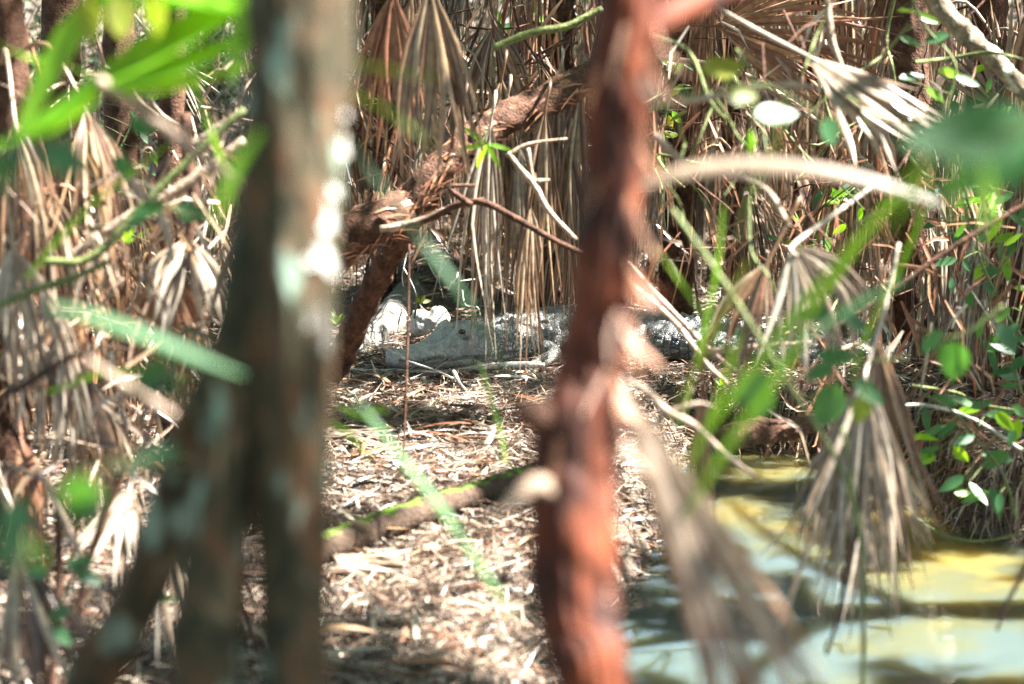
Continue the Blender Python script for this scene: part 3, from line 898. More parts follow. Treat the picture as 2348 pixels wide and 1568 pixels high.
# ------------------------------------------------------------------ the crocodile
def croc():
    ax = np.array([[-.60, 11.66], [-.46, 11.77], [-.30, 11.89], [-.13, 12.0], [.02, 12.09], [.20, 12.17], [.42, 12.23], [.62, 12.22], [.82, 12.14], [1.0, 12.05], [1.2, 11.96], [1.42, 11.9], [1.66, 11.9], [1.9, 11.97], [2.15, 12.1]])
    q, _ = resample(np.column_stack([ax, np.zeros(len(ax))]), np.ones(len(ax)), 30)
    arc = np.concatenate([[0], np.cumsum(np.linalg.norm(np.diff(q, axis=0), axis=1))])
    Ltot = arc[-1]
    s = np.arange(0, Ltot, .0055)
    cx = np.interp(s, arc, q[:, 0]); cy = np.interp(s, arc, q[:, 1])
    tx = np.gradient(cx, s); ty = np.gradient(cy, s)
    nl = np.hypot(tx, ty); tx /= nl; ty /= nl
    # lateral axis, towards the viewer
    lx, ly = ty, -tx
    T = lambda pts: np.interp(s, [p[0] for p in pts], [p[1] for p in pts])
    hw = T([(0, .02), (.012, .06), (.04, .082), (.075, .082), (.10, .076), (.14, .092), (.2, .112), (.26, .11), (.33, .128), (.42, .16), (.52, .178), (.6, .178), (.7, .185), (.85, .23), (1.0, .26), (1.2, .25), (1.35, .21), (1.5, .175), (1.65, .16), (1.85, .14), (2.1, .11), (2.4, .08), (2.7, .05), (Ltot, .008)])
    zt = T([(0, .07), (.015, .11), (.05, .122), (.09, .108), (.16, .116), (.24, .130), (.29, .148), (.33, .172), (.37, .188), (.44, .196), (.52, .20), (.56, .20), (.60, .19), (.66, .20), (.72, .215), (.85, .232), (1.05, .24), (1.25, .235), (1.45, .215), (1.6, .205), (1.8, .19), (2.1, .16), (2.5, .10), (Ltot, .03)])
    zb = T([(0, .05), (.02, .03), (.06, .02), (.15, .014), (.3, .0), (.45, -.01), (.6, .0), (.8, -.02), (Ltot, -.02)])
    pw = T([(0, .75), (.1, .55), (.3, .55), (.45, .55), (.6, .7), (.9, .9), (1.5, .85), (Ltot, .8)])
    qw = T([(0, .8), (.1, .6), (.2, .55), (.4, .5), (.56, .5), (.75, .85), (1.2, .9), (Ltot, .9)])
    nseg = 132
    ph = np.linspace(0, 2 * np.pi, nseg, endpoint=False)
    Sg, Ph = np.meshgrid(s, ph, indexing='ij')
    c, sn = np.cos(Ph), np.sin(Ph)
    zm = (.42 * zt + .58 * zb)[:, None]
    hh = np.where(sn >= 0, zt[:, None] - zm, zm - zb[:, None])
    lat = hw[:, None] * np.sign(c) * np.abs(c) ** pw[:, None]
    zz = zm + hh * np.sign(sn) * np.abs(sn) ** qw[:, None]
    # circumference coordinate measured from the spine
    dl = np.hypot(np.diff(lat, axis=1, append=lat[:, :1]), np.diff(zz, axis=1, append=zz[:, :1]))
    cum = np.cumsum(dl, axis=1) - dl
    i90 = nseg // 4
    circ = cum - cum[:, i90:i90 + 1]
    # displacement
    gr = lambda x, p, k: np.exp(-((np.abs((x / p) % 1 - .5) * 2 - 1) / k) ** 2)     # 1 on the joints
    body = sstep(.68, .8, Sg)
    dors = np.exp(-(circ / (.75 * hw[:, None])) ** 4) * (sn > -.1)
    side = (1 - dors) * body
    disp = -.0045 * side * np.maximum(gr(Sg, .046, .2), .9 * gr(circ + .01 * np.sin(np.floor(Sg / .046) * 2.4), .04, .2))
    row = np.abs(((circ / .05 + .5) % 1) - .5) * 2
    saw = (Sg / .055) % 1
    disp += dors * body * (.013 * (1 - row) ** 1.5 * (.35 + .65 * saw) - .005 * gr(Sg, .055, .16))
    neck = sstep(.58, .62, Sg) * (1 - sstep(.74, .8, Sg))
    for (ns, nc) in [(.66, .03), (.66, -.03), (.70, .055), (.70, -.055), (.715, .018), (.715, -.018)]:
        disp += .022 * np.exp(-((Sg - ns) / .016) ** 2 - ((circ - nc) / .014) ** 2)
    tail = sstep(1.6, 1.8, Sg)
    k2 = T([(1.6, .045), (2.2, .02), (2.5, .0), (Ltot, 0)])[:, None]
    crest = np.exp(-((np.abs(circ) - k2) / .010) ** 2) * (sn > 0)
    disp += tail * crest * (.012 + .03 * saw)
    # head relief: brow ridges, snout, jaw muscle
    alat = np.abs(lat)
    top = sn > 0
    lift = top * (.036 * np.exp(-((Sg - .375) / .036) ** 4 - ((alat - .072) / .022) ** 2)          # brow over each eye
                  + .014 * np.exp(-((Sg - .315) / .022) ** 2 - ((alat - .06) / .02) ** 2)
                  + .012 * np.exp(-((Sg - .47) / .07) ** 4 - ((alat - .095) / .018) ** 2)           # edges of the skull table
                  - .010 * np.exp(-((Sg - .40) / .06) ** 2 - (alat / .035) ** 2))
    disp += .016 * np.exp(-((Sg - .20) / .05) ** 2 - ((zz - .075) / .022) ** 2)                    # swollen upper jaw
    disp += .018 * np.exp(-((Sg - .40) / .12) ** 2 - ((zz - .03) / .03) ** 2)                      # lower jaw
    disp -= .020 * np.exp(-((Sg - .375) / .03) ** 2 - ((zz - .165) / .014) ** 2) * (alat > .085)    # eye socket
    disp -= .012 * np.exp(-((Sg - .30) / .03) ** 2 - ((zz - .115) / .02) ** 2) * (alat > .07)
    disp += top * .014 * np.exp(-((Sg - .035) / .016) ** 2 - ((alat - .02) / .016) ** 2)
    disp -= top * .016 * np.exp(-((Sg - .28) / .04) ** 2 - (alat / .03) ** 2)
    disp -= .018 * np.exp(-((Sg - .43) / .035) ** 2 - ((zz - .155) / .02) ** 2) * (alat > .07)
    disp += .010 * np.exp(-((Sg - .5) / .06) ** 2 - ((zz - .08) / .03) ** 2)
    zmouth = .070 + .010 * np.sin(Sg * 34 + 1.1) - .02 * sstep(.3, .5, Sg) + .0 * Sg
    mouth = (Sg > .012) * (1 - sstep(.44, .5, Sg))
    disp -= mouth * .012 * np.exp(-((zz - zmouth) / .006) ** 2) * (alat > .25 * hw[:, None])
    disp += mouth * .006 * np.exp(-((zz - zmouth - .017) / .011) ** 2) * (.6 + .4 * np.sin(Sg * 120))
    disp += .0025 * (np.sin(Sg * 90 + 3 * np.sin(circ * 60)) * np.sin(circ * 110 + 2 * np.sin(Sg * 50))) * (1 - body)
    ci, cj = np.floor(Sg / .046), np.floor((circ + .01 * np.sin(np.floor(Sg / .046) * 2.4)) / .04)
    cellr = np.modf(np.abs(np.sin(ci * 12.9898 + cj * 78.233) * 43758.5453))[0]
    seam_shade = side * np.maximum(gr(Sg, .046, .16), gr(circ + .01 * np.sin(np.floor(Sg / .046) * 2.4), .04, .16)) + dors * body * gr(Sg, .055, .16)
    seam_shade = np.maximum(seam_shade, mouth * np.exp(-((zz - zmouth + .004) / .006) ** 2) * (alat > .2 * hw[:, None]))
    seam_shade = np.maximum(seam_shade, .95 * np.exp(-((Sg - .378) / .03) ** 2 - ((zz - .166) / .011) ** 2) * (alat > .075))       # eye socket shade painted dark
    seam_shade = np.maximum(seam_shade, .7 * np.exp(-((Sg - .475) / .035) ** 2 - ((zz - .170) / .006) ** 2) * (alat > .09))        # ear flap
    seam_shade = np.maximum(seam_shade, .9 * np.exp(-((Sg - .035) / .009) ** 2 - ((alat - .024) / .008) ** 2) * (sn > 0))          # nostrils
    seam_shade = np.maximum(seam_shade, .55 * sstep(.47, .53, Sg) * (1 - sstep(.62, .7, Sg)) * np.exp(-((zz - .11 - .5 * (Sg - .55)) / .007) ** 2))
    # apply along the ring normal
    dlat = np.roll(lat, -1, 1) - np.roll(lat, 1, 1)
    dzz = np.roll(zz, -1, 1) - np.roll(zz, 1, 1)
    nn = np.hypot(dlat, dzz) + 1e-9
    nl_, nz_ = dzz / nn, -dlat / nn
    lat2 = lat + disp * nl_
    zz2 = zz + disp * nz_ + lift
    V = np.stack([cx[:, None] + lx[:, None] * lat2, cy[:, None] + ly[:, None] * lat2, zz2 + .012], -1).reshape(-1, 3)
    n = len(s)
    f = []
    for i in range(n - 1):
        for j in range(nseg):
            j2 = (j + 1) % nseg
            f.append((i * nseg + j, i * nseg + j2, (i + 1) * nseg + j2, (i + 1) * nseg + j))
    f.append(tuple(range(nseg - 1, -1, -1)))
    mb = MB(); mb.add(V, f)
    uv = [np.stack([Sg.ravel(), circ.ravel()], 1)]
    wt = [np.stack([body.ravel(), zz.ravel(), seam_shade.ravel(), cellr.ravel()], 1)]

    def limb(pts, rad, sg=20, toe=False):
        n0 = mb.n
        mb.tube(np.array(pts), np.array(rad), seg=sg, smooth=8, bump=.02, freq=30)
        k = mb.n - n0
        vv = mb.v[-1]
        uv.append(np.stack([vv[:, 0] * 1.0 + 5, vv[:, 2] * 1.0 + vv[:, 1]], 1))
        wt.append(np.stack([np.full(k, .3), vv[:, 2], np.zeros(k), np.full(k, .5)], 1))

    claws = []

    def leg(sh, el, wr, toes, r0):
        sh, el, wr = map(np.array, (sh, el, wr))
        limb([sh, (sh + el) / 2 + [0, 0, .01], el, (el + wr) / 2, wr, wr + unit(wr - el) * .02], [r0 * 1.2, r0, r0 * .8, r0 * .72, r0 * .5, r0 * .3])
        for a in toes:
            d = np.array([math.cos(a), math.sin(a), 0])
            b = wr + np.array([0, 0, -.012])
            L = .11 + random.uniform(-.012, .012)
            p = [b, b + d * L * .4 + [0, 0, .012], b + d * L * .8 + [0, 0, .002], b + d * L + [0, 0, -.008]]
            limb(p, [r0 * .34, r0 * .27, r0 * .2, r0 * .14], sg=10)
            claws.append((p[-1] - d * .005, d))

    zf = float(height(.05, 11.6)) + .03
    leg((.14, 12.0, .09), (.21, 11.86, .075), (.07, 11.66, zf), [math.radians(k) for k in (190, 215, 240, 265, 295)], .044)
    leg((.08, 12.30, .11), (.2, 12.45, .1), (.05, 12.55, .04), [math.radians(k) for k in (150, 175, 200, 225)], .052)
    leg((.50, 12.06, .1), (.40, 11.93, .1), (.50, 11.84, .04), [math.radians(k) for k in (200, 230, 260, 290)], .065)
    leg((.5, 12.36, .1), (.4, 12.5, .1), (.55, 12.6, .04), [math.radians(k) for k in (60, 90, 120)], .065)
    t = thing("crocodile", "grey saltwater crocodile lying on the litter, head to the left", "crocodile", (0.2, 12.1, 0))
    o = mb.build("body", croc_mat(), t)
    me = o.data
    UV = np.concatenate(uv); WT = np.concatenate(wt)
    lay = me.uv_layers.new(name="skin")
    li = np.zeros(len(me.loops), np.int32); me.loops.foreach_get("vertex_index", li)
    lay.data.foreach_set("uv", UV[li].astype(np.float32).ravel())
    at = me.attributes.new("bodyness", 'FLOAT', 'POINT'); at.data.foreach_set("value", WT[:, 0].astype(np.float32))
    at = me.attributes.new("skin_height", 'FLOAT', 'POINT'); at.data.foreach_set("value", WT[:, 1].astype(np.float32))

    at = me.attributes.new("seam_shade", 'FLOAT', 'POINT'); at.data.foreach_set("value", WT[:, 2].astype(np.float32))
    at = me.attributes.new("plate", 'FLOAT', 'POINT'); at.data.foreach_set("value", WT[:, 3].astype(np.float32))

    def at_s(sv, lt, z):
        i = int(sv / .0055)
        return np.array([cx[i] + lx[i] * lt, cy[i] + ly[i] * lt, z + .012])
    # eyes
    em, tt, p, _ = newmat("crocodile_eye")
    p.inputs["Base Color"].default_value = (.025, .022, .008, 1); p.inputs["Roughness"].default_value = .08
    for sgn in (1, -1):
        ce = at_s(.375, sgn * .098, .188)
        e = MB()
        th = np.linspace(-np.pi / 2, np.pi / 2, 9)
        pts = np.array([[0, 0, math.sin(a)] for a in th]) * .013 + ce
        e.tube(pts, np.maximum(np.cos(th) * .017, .0005), seg=14, smooth=0)
        e.build("eye", em, t)
    # teeth
    tm, tt, p, _ = newmat("tooth_enamel")
    p.inputs["Base Color"].default_value = (.48, .33, .16, 1); p.inputs["Roughness"].default_value = .35
    for sgn in (1, -1):
        for k, sv in enumerate(np.arange(.05, .36, .026)):
            i = int(sv / .0055)
            zmm = .070 + .010 * math.sin(sv * 34 + 1.1) - .02 * float(sstep(.3, .5, np.array(sv)))
            ze = (zmm - .5 * (zt[i] + zb[i])) / (.5 * (zt[i] - zb[i]))
            lt = hw[i] * max(.3, (1 - min(1, abs(ze)) ** 2) ** .3) * .985
            p0 = at_s(sv, sgn * lt, zmm + .006)
            ln = .013 * (1.6 if k in (3, 8) else 1) * random.uniform(.8, 1.2)
            up = 1 if k in (3,) else -1
            e = MB(); e.tube([p0, p0 + np.array([0, 0, up * ln * .6]), p0 + np.array([0, -.001, up * ln])], [.0062, .0045, .0008], seg=8, smooth=3)
            e.build("tooth", tm, t)
    cm, tt, p, _ = newmat("claw_horn")
    p.inputs["Base Color"].default_value = (.16, .14, .12, 1); p.inputs["Roughness"].default_value = .3
    for b, d in claws:
        e = MB(); e.tube([b, b + d * .015 + [0, 0, -.001], b + d * .03 + [0, 0, -.009]], [.0075, .006, .001], seg=8, smooth=3)
        e.build("claw", cm, t)
    return t


def croc_mat():
    m, t, p, out = newmat("crocodile_hide")
    uv = N(t, "ShaderNodeUVMap"); uv.uv_map = "skin"
    bo = N(t, "ShaderNodeAttribute"); bo.attribute_name = "bodyness"
    hz = N(t, "ShaderNodeAttribute"); hz.attribute_name = "skin_height"
    vo = N(t, "ShaderNodeTexVoronoi"); vo.feature = 'DISTANCE_TO_EDGE'; vo.inputs["Scale"].default_value = 54
    t.links.new(uv.outputs[0], vo.inputs["Vector"])
    vo2 = N(t, "ShaderNodeTexVoronoi"); vo2.inputs["Scale"].default_value = 54
    t.links.new(uv.outputs[0], vo2.inputs["Vector"])
    crack = ramp(t, [(0, (0, 0, 0)), (.16, (1, 1, 1))], vo.outputs["Distance"])
    vb = N(t, "ShaderNodeTexVoronoi"); vb.feature = 'DISTANCE_TO_EDGE'; vb.inputs["Scale"].default_value = 85
    t.links.new(uv.outputs[0], vb.inputs["Vector"])
    crack2 = ramp(t, [(0, (.35, .35, .35)), (.14, (1, 1, 1))], vb.outputs["Distance"])
    n1 = N(t, "ShaderNodeTexNoise"); n1.inputs["Scale"].default_value = 16; n1.inputs["Detail"].default_value = 6
    t.links.new(uv.outputs[0], n1.inputs["Vector"])
    base = ramp(t, [(.3, (.13, .14, .145)), (.5, (.26, .265, .26)), (.7, (.42, .42, .39))], n1.outputs["Fac"])
    bw = t.nodes.new('ShaderNodeRGBToBW'); t.links.new(vo2.outputs['Color'], bw.inputs[0])
    base = mixc(t, .5, base, bw.outputs[0], 'SOFT_LIGHT')
    # yellowish flank low down, in blotches
    n2 = N(t, "ShaderNodeTexNoise"); n2.inputs["Scale"].default_value = 26; n2.inputs["Detail"].default_value = 3
    t.links.new(uv.outputs[0], n2.inputs["Vector"])
    lo = N(t, "ShaderNodeMapRange"); lo.inputs["From Min"].default_value = .12; lo.inputs["From Max"].default_value = .03
    t.links.new(hz.outputs["Fac"], lo.inputs[0])
    ml = N(t, "ShaderNodeMath", operation='MULTIPLY'); t.links.new(lo.outputs[0], ml.inputs[0])
    t.links.new(ramp(t, [(.45, (0, 0, 0)), (.58, (1, 1, 1))], n2.outputs["Fac"]), ml.inputs[1])
    base = mixc(t, ml.outputs[0], base, (.3, .27, .16))
    hd = N(t, "ShaderNodeMath", operation='SUBTRACT'); hd.inputs[0].default_value = 1.0
    t.links.new(bo.outputs["Fac"], hd.inputs[1])
    sp = t.nodes.new("ShaderNodeSeparateXYZ"); t.links.new(uv.outputs[0], sp.inputs[0])
    nk = N(t, "ShaderNodeMapRange"); nk.inputs["From Min"].default_value = .34; nk.inputs["From Max"].default_value = .56
    t.links.new(sp.outputs[0], nk.inputs[0])
    headcr = mixc(t, nk.outputs[0], mixc(t, .5, (1, 1, 1), crack2), mixc(t, .85, (1, 1, 1), crack))
    cr = mixc(t, hd.outputs[0], crack2, headcr)
    base = mixc(t, mulv(t, hd.outputs[0], .35), base, (.46, .44, .39))
    base = mixc(t, .8, base, cr, 'MULTIPLY')
    pl = N(t, "ShaderNodeAttribute"); pl.attribute_name = "plate"
    se = N(t, "ShaderNodeAttribute"); se.attribute_name = "seam_shade"
    tint = ramp(t, [(0, (.45, .45, .45)), (.5, (.9, .9, .9)), (1, (1.5, 1.45, 1.35))], pl.outputs["Fac"])
    base = mixc(t, bo.outputs["Fac"], base, mixc(t, 1.0, base, tint, 'MULTIPLY'))
    base = mixc(t, mulv(t, se.outputs["Fac"], .8), base, (.012, .012, .011))
    t.links.new(base, p.inputs["Base Color"])
    p.inputs["Roughness"].default_value = .32
    p.inputs["Specular IOR Level"].default_value = .6
    b = N(t, "ShaderNodeBump"); b.inputs["Strength"].default_value = 1.0; b.inputs["Distance"].default_value = .008
    t.links.new(cr, b.inputs["Height"])
    t.links.new(b.outputs[0], p.inputs["Normal"])
    return m


def mulv(t, a, k):
    n = N(t, "ShaderNodeMath", operation='MULTIPLY')
    t.links.new(a, n.inputs[0]); n.inputs[1].default_value = k
    return n.outputs[0]


croc()

# ------------------------------------------------------------------ sticks, logs and branches lying or leaning about
def stick(name, label, pts, rad_px, mat, cat="branch", group=None, seg=10, bump=.05, freq=14, side=None):
    """pts: (x, y, depth); rad_px: radius in view units at that depth"""
    w3 = np.array([P(*q) for q in pts])
    if not hasattr(rad_px, "__len__"):
        rad_px = [rad_px] * len(pts)
    rad = [r * q[2] / F for r, q in zip(rad_px, pts)]
    mb = MB(); mb.tube(w3, rad, seg=seg, smooth=10, bump=bump, freq=freq)
    for s in (side or []):
        a = np.array([P(*q) for q in s[0]])
        mb.tube(a, np.linspace(s[1], s[1] * .4, len(a)) * s[0][0][2] / F, seg=6, smooth=5, bump=.04)
    return tag(mb.build(name, M[mat], loc=w3[0]), label, cat, group)


def gd(x, y, z=0.0):
    """depth of the ground point seen at x, y"""
    g = G(x, y, z)
    return float(np.dot(g - C0, FWD))


stick("fallen_log", "mossy brown log lying across the sunlit litter", [(640, 1300, gd(640, 1350)), (760, 1250, gd(760, 1300)), (880, 1203, gd(880, 1252)), (1000, 1163, gd(1000, 1210)), (1110, 1128, gd(1110, 1174)), (1230, 1085, gd(1230, 1128)), (1330, 1050, gd(1330, 1090))], [34, 36, 33, 31, 30, 26, 20], 'mossbark', "log", seg=22, bump=.06)
stick("leaning_snag", "brown fibrous stem leaning down to the litter left of the crocodile's head", [(985, 440, 10.3), (940, 500, 10.4), (890, 590, 10.5), (840, 690, 10.6), (795, 790, 10.7), (760, 850, 10.8)], [30, 31, 30, 29, 30, 34], 'palmbark', "stem", seg=16, bump=.08)
stick("fallen_log", "grey weathered log behind the crocodile's snout", [(790, 850, 12.2), (830, 800, 12.5), (880, 750, 12.9), (930, 690, 13.4), (985, 620, 14.0)], [22, 32, 38, 38, 32], 'log', "log", seg=20, bump=.05)
stick("bare_stick", "pale bare stick lying in front of the crocodile's jaw", [(785, 848, gd(785, 850) - .1), (860, 852, gd(860, 856) - .1), (930, 850, gd(930, 856) - .1), (1000, 856, gd(1000, 860) - .1), (1080, 846, gd(1080, 860) - .1), (1170, 836, gd(1170, 856) - .1), (1250, 838, gd(1250, 856) - .1)], [5, 6, 6.5, 7, 8, 8, 7], 'palestick', "stick",
      side=[([(1040, 852, 11.5), (1055, 880, 11.4), (1070, 900, 11.3), (1085, 940, 11.1)], 5), ([(870, 790, 11.6), (930, 825, 11.55), (1000, 850, 11.5), (1090, 890, 11.4)], 3.5), ([(860, 850, 11.6), (850, 825, 11.6)], 3)])
stick("mossy_branch", "lichen-crusted branch slanting across the top right corner", [(2080, -60, 9.6), (2150, 10, 9.6), (2210, 75, 9.6), (2270, 130, 9.6), (2330, 190, 9.6), (2420, 270, 9.6)], [20, 22, 24, 23, 21, 21], 'lichenwood', "branch", seg=18, bump=.09)
stick("dry_stick", "upper of two thin sunlit sticks slanting over the crocodile's tail", [(1440, 600, 9.0), (1500, 670, 9.0), (1570, 745, 8.95), (1640, 815, 8.9), (1700, 862, 8.9)], [5, 6, 7, 6, 5], 'twig', "stick")
stick("dry_stick", "lower of two thin sunlit sticks slanting over the crocodile's tail", [(1430, 640, 8.8), (1500, 695, 8.8), (1560, 755, 8.75), (1620, 835, 8.7), (1690, 900, 8.7)], [6, 6, 7, 6, 5], 'twig', "stick")
stick("dry_stick", "short level stick crossing the tip of the two slanting sticks", [(1610, 808, 8.8), (1690, 800, 8.8), (1770, 792, 8.8), (1860, 785, 8.8)], [7, 7, 6, 5], 'twig', "stick")
stick("dry_stick", "knotted bright stick with stubs right of the red trunk above the shore", [(1440, 868, 7.0), (1490, 905, 7.0), (1530, 945, 7.0), (1590, 975, 7.0), (1660, 1040, 7.0), (1740, 1100, 7.0)], [5, 8, 10, 8, 7, 5], 'twig', "stick", side=[([(1530, 945, 7.0), (1490, 985, 7.0)], 8), ([(1530, 945, 7.0), (1600, 925, 7.0), (1640, 935, 7.0)], 7), ([(1560, 960, 7.0), (1570, 920, 7), (1590, 890, 7)], 5)])
stick("bare_branch", "thin pale branch forking through the hanging strips, upper fork", [(1165, 350, 9.4), (1190, 385, 9.4), (1225, 425, 9.4), (1255, 480, 9.4), (1320, 550, 9.4)], [6, 7, 8, 7, 5], 'twig', "branch", side=[([(1160, 358, 9.4), (1200, 335, 9.4), (1240, 325, 9.4), (1300, 318, 9.4)], 6), ([(1210, 340, 9.4), (1220, 400, 9.4), (1240, 460, 9.4)], 5), ([(1230, 415, 9.4), (1260, 412, 9.4)], 6)])
stick("bare_branch", "thin brown branch running down right past the hanging strips", [(930, 520, 9.9), (990, 500, 9.8), (1050, 470, 9.7), (1110, 465, 9.6), (1180, 500, 9.6), (1260, 545, 9.5), (1350, 590, 9.5)], [6, 7, 8, 8, 8, 7, 6], 'palmbark', "branch", side=[([(1050, 470, 9.7), (1110, 455, 9.7)], 9), ([(1080, 470, 9.6), (1030, 430, 9.6), (1090, 425, 9.6)], 8)])
stick("dry_stick", "rusty horizontal stick under the leaning stem's top", [(870, 525, 9.9), (950, 510, 9.9), (1020, 480, 9.9)], [8, 9, 6], 'twig', "stick")
stick("thin_vine", "thin dark vine hanging straight down over the litter", [(938, 560, 9.6), (936, 700, 9.6), (932, 850, 9.6), (928, 960, 9.6), (925, 1060, 9.6)], [2.4, 2.6, 3, 2.6, 2.4], 'palmbark', "vine", seg=6)
stick("green_cane", "long yellow-green stem slanting up right across the left side", [(100, 600, 7.5), (210, 590, 7.5), (330, 470, 7.5), (440, 360, 7.5), (560, 250, 7.5)], [9, 10, 11, 9, 8], 'vine', "stem", side=[([(330, 470, 7.5), (300, 420, 7.5), (330, 470, 7.5)], 7)])
stick("dry_stick", "brown stick beside the long yellow-green stem on the left", [(160, 590, 7.9), (290, 500, 7.9), (430, 420, 7.9), (560, 320, 7.9)], [10, 12, 12, 10], 'twig', "stick")
stick("bare_branch", "broken pale branch end pointing up right near the grey trunk", [(440, 330, 8.4), (470, 315, 8.4), (510, 285, 8.4), (555, 255, 8.4)], [12, 11, 9, 7], 'lichenwood', "branch")
stick("bent_twig", "bent pale twig left of the grey trunk", [(270, 380, 7.2), (320, 440, 7.2), (360, 480, 7.2), (385, 540, 7.2), (395, 600, 7.2)], [9, 10, 10, 9, 7], 'twig', "twig")
stick("bent_twig", "curved reddish twig hanging left of the grey trunk", [(425, 260, 8.0), (430, 370, 8.0), (445, 460, 8.0), (430, 560, 8.0)], [14, 15, 13, 11], 'palmbark', "twig")
stick("thin_branch", "greenish branch sloping down left at the left edge", [(0, 700, 7.0), (80, 665, 7.0), (160, 640, 7.0), (250, 600, 7.0)], [9, 10, 9, 7], 'vine', "branch")
stick("thin_branch", "dark branch with orange edge below the green leaf at the left", [(-20, 920, 6.0), (60, 880, 6.0), (140, 830, 6.0), (220, 800, 6.0)], [10, 11, 9, 7], 'darktwig', "branch")
stick("dry_stick", "yellowish dry stalk pointing right into the grey trunk", [(200, 825, 4.4), (260, 865, 4.4), (340, 915, 4.4), (440, 980, 4.4)], [8, 9, 10, 9], 'twig', "stalk")
stick("root_cane", "reddish root stem dropping at the lower left", [(290, 1060, 7.0), (240, 1180, 7.0), (200, 1300, 7.0), (180, 1400, 7.0)], [9, 9, 8, 7], 'palmbark', "stem")
stick("root_cane", "reddish upright stem in the lower left corner", [(130, 1130, 6.9), (135, 1280, 6.9), (130, 1420, 6.9), (115, 1600, 6.9)], [9, 9, 9, 9], 'palmbark', "stem")
stick("root_cane", "pale slanting stalk in the lower left corner", [(90, 1080, 6.8), (150, 1200, 6.8), (220, 1350, 6.8), (270, 1480, 6.8)], [7, 8, 8, 7], 'twig', "stalk")
stick("hanging_twig", "dark knobbly twig hanging over the water below the shaggy fan", [(1975, 1130, 6.6), (1955, 1240, 6.6), (1935, 1340, 6.6), (1920, 1420, 6.6), (1893, 1500, 6.6)], [5, 6, 6, 5, 5], 'darktwig', "twig")
stick("hanging_twig", "straight dark twig hanging down to the bottom edge over the water", [(1930, 980, 6.5), (1965, 1180, 6.5), (1978, 1320, 6.5), (1978, 1600, 6.5)], [5, 6, 6, 6], 'vine', "twig")
stick("hanging_twig", "short dark twig hanging over the water at the right edge", [(2400, 1190, 6.8), (2347, 1305, 6.8), (2310, 1380, 6.8), (2285, 1445, 6.8)], [5, 5, 5, 4], 'darktwig', "twig")
stick("hanging_twig", "faint brown twig hanging over the water left of the knobbly one", [(1880, 1190, 6.3), (1840, 1290, 6.3), (1800, 1400, 6.3), (1775, 1470, 6.3)], [6, 6, 6, 4], 'twig', "twig")
stick("thin_vine", "long greenish vine crossing down the middle right to the water", [(1540, 480, 6.2), (1640, 620, 6.2), (1730, 760, 6.2), (1820, 900, 6.2), (1930, 1080, 6.2), (1970, 1240, 6.2)], [6, 7, 7, 7, 6, 5], 'vine', "vine")
stick("thin_vine", "green thread of vine lying along the right water edge", [(2070, 1160, 9.3), (2140, 1215, 9.2), (2230, 1240, 9.1), (2340, 1225, 9.0)], [3, 3.5, 3.5, 3], 'vine', "vine", seg=6)
stick("bare_branch", "long pinkish branch rising to the right edge", [(1900, 760, 8.4), (2040, 670, 8.4), (2180, 570, 8.4), (2380, 450, 8.4)], [4, 5, 6, 6], 'palmbark', "branch")
stick("bare_branch", "thin pale branch behind the arching stem, dropping to the drooping fan", [(1500, 310, 7.6), (1570, 375, 7.6), (1640, 395, 7.6), (1750, 430, 7.6), (1810, 520, 7.6)], [10, 8, 6, 6, 6], 'twig', "branch")
stick("bare_branch", "grey twig hanging from the top edge right of the red branch", [(1895, -30, 8.6), (1900, 50, 8.6), (1912, 110, 8.6), (1935, 170, 8.6)], [8, 9, 8, 6], 'twig', "twig")
stick("bare_branch", "level pale twig under the yellowing leaves", [(1560, 235, 7.2), (1680, 215, 7.2), (1780, 195, 7.2), (1870, 200, 7.2)], [7, 8, 8, 7], 'twig', "twig")
stick("bare_branch", "long dim branch across the back at the top right", [(1510, 130, 11.5), (1700, 170, 11.5), (1900, 300, 11.5), (2030, 420, 11.5)], [7, 8, 8, 7], 'twig', "branch")
stick("dry_stick", "white twig arcing above the right bank", [(2060, 930, 9.2), (2130, 930, 9.2), (2230, 960, 9.2), (2340, 1030, 9.2)], [4, 4, 4, 4], 'palestick', "twig", seg=6)
stick("red_root", "rusty root lump at the far shore below the bright stick", [(1650, 1010, 9.6), (1720, 990, 9.7), (1800, 985, 9.8), (1900, 960, 9.9)], [26, 30, 26, 18], 'palmbark', "root", seg=14, bump=.1)
stick("top_branch", "dark mossy branch crossing the very top between the two trunks", [(1130, 110, 9.9), (1220, 75, 9.9), (1300, 60, 9.9), (1380, 20, 9.9)], [8, 9, 9, 8], 'vine', "branch")

# pale round stone in the sun behind the head
mb = MB()
c = P(985, 735, 12.75)
th = np.linspace(-np.pi / 2, np.pi / 2, 19)
mb.tube(np.array([c + np.array([.03 * math.sin(2 * a), 0, .07 * math.sin(a) - .02]) for a in th]), np.maximum(np.cos(th) ** .8 * .1, .001), seg=26, smooth=0, bump=.06, freq=14)
tag(mb.build("stone", M['stone'], loc=c), "round white sunlit stone behind the crocodile's snout", "stone")

# ------------------------------------------------------------------ foreground trees
def leaf_blade(mb, p0, d, nrm, L, W, segs=7, bend=.15, point=1.0):
    """ovate leaf from p0 along d"""
    d = unit(d); nrm = unit(np.asarray(nrm) - d * np.dot(nrm, d))
    s = np.cross(nrm, d)
    t = np.linspace(0, 1, segs)
    pts = np.array([p0 + d * L * k - nrm * L * bend * k * k for k in t])
    wd = W * np.maximum(np.sin(np.pi * np.clip(t, 0, 1) ** .8) ** .8, .02)
    mb.ribbon(pts, wd, s, fold=-.1)


# canopy gaps: places in the picture that stand in the sun
LIT = []


def lit(x, y, d, r):
    LIT.append((P(x, y, d), r))


def litg(x, y, r, z=0):
    LIT.append((G(x, y, z), r))


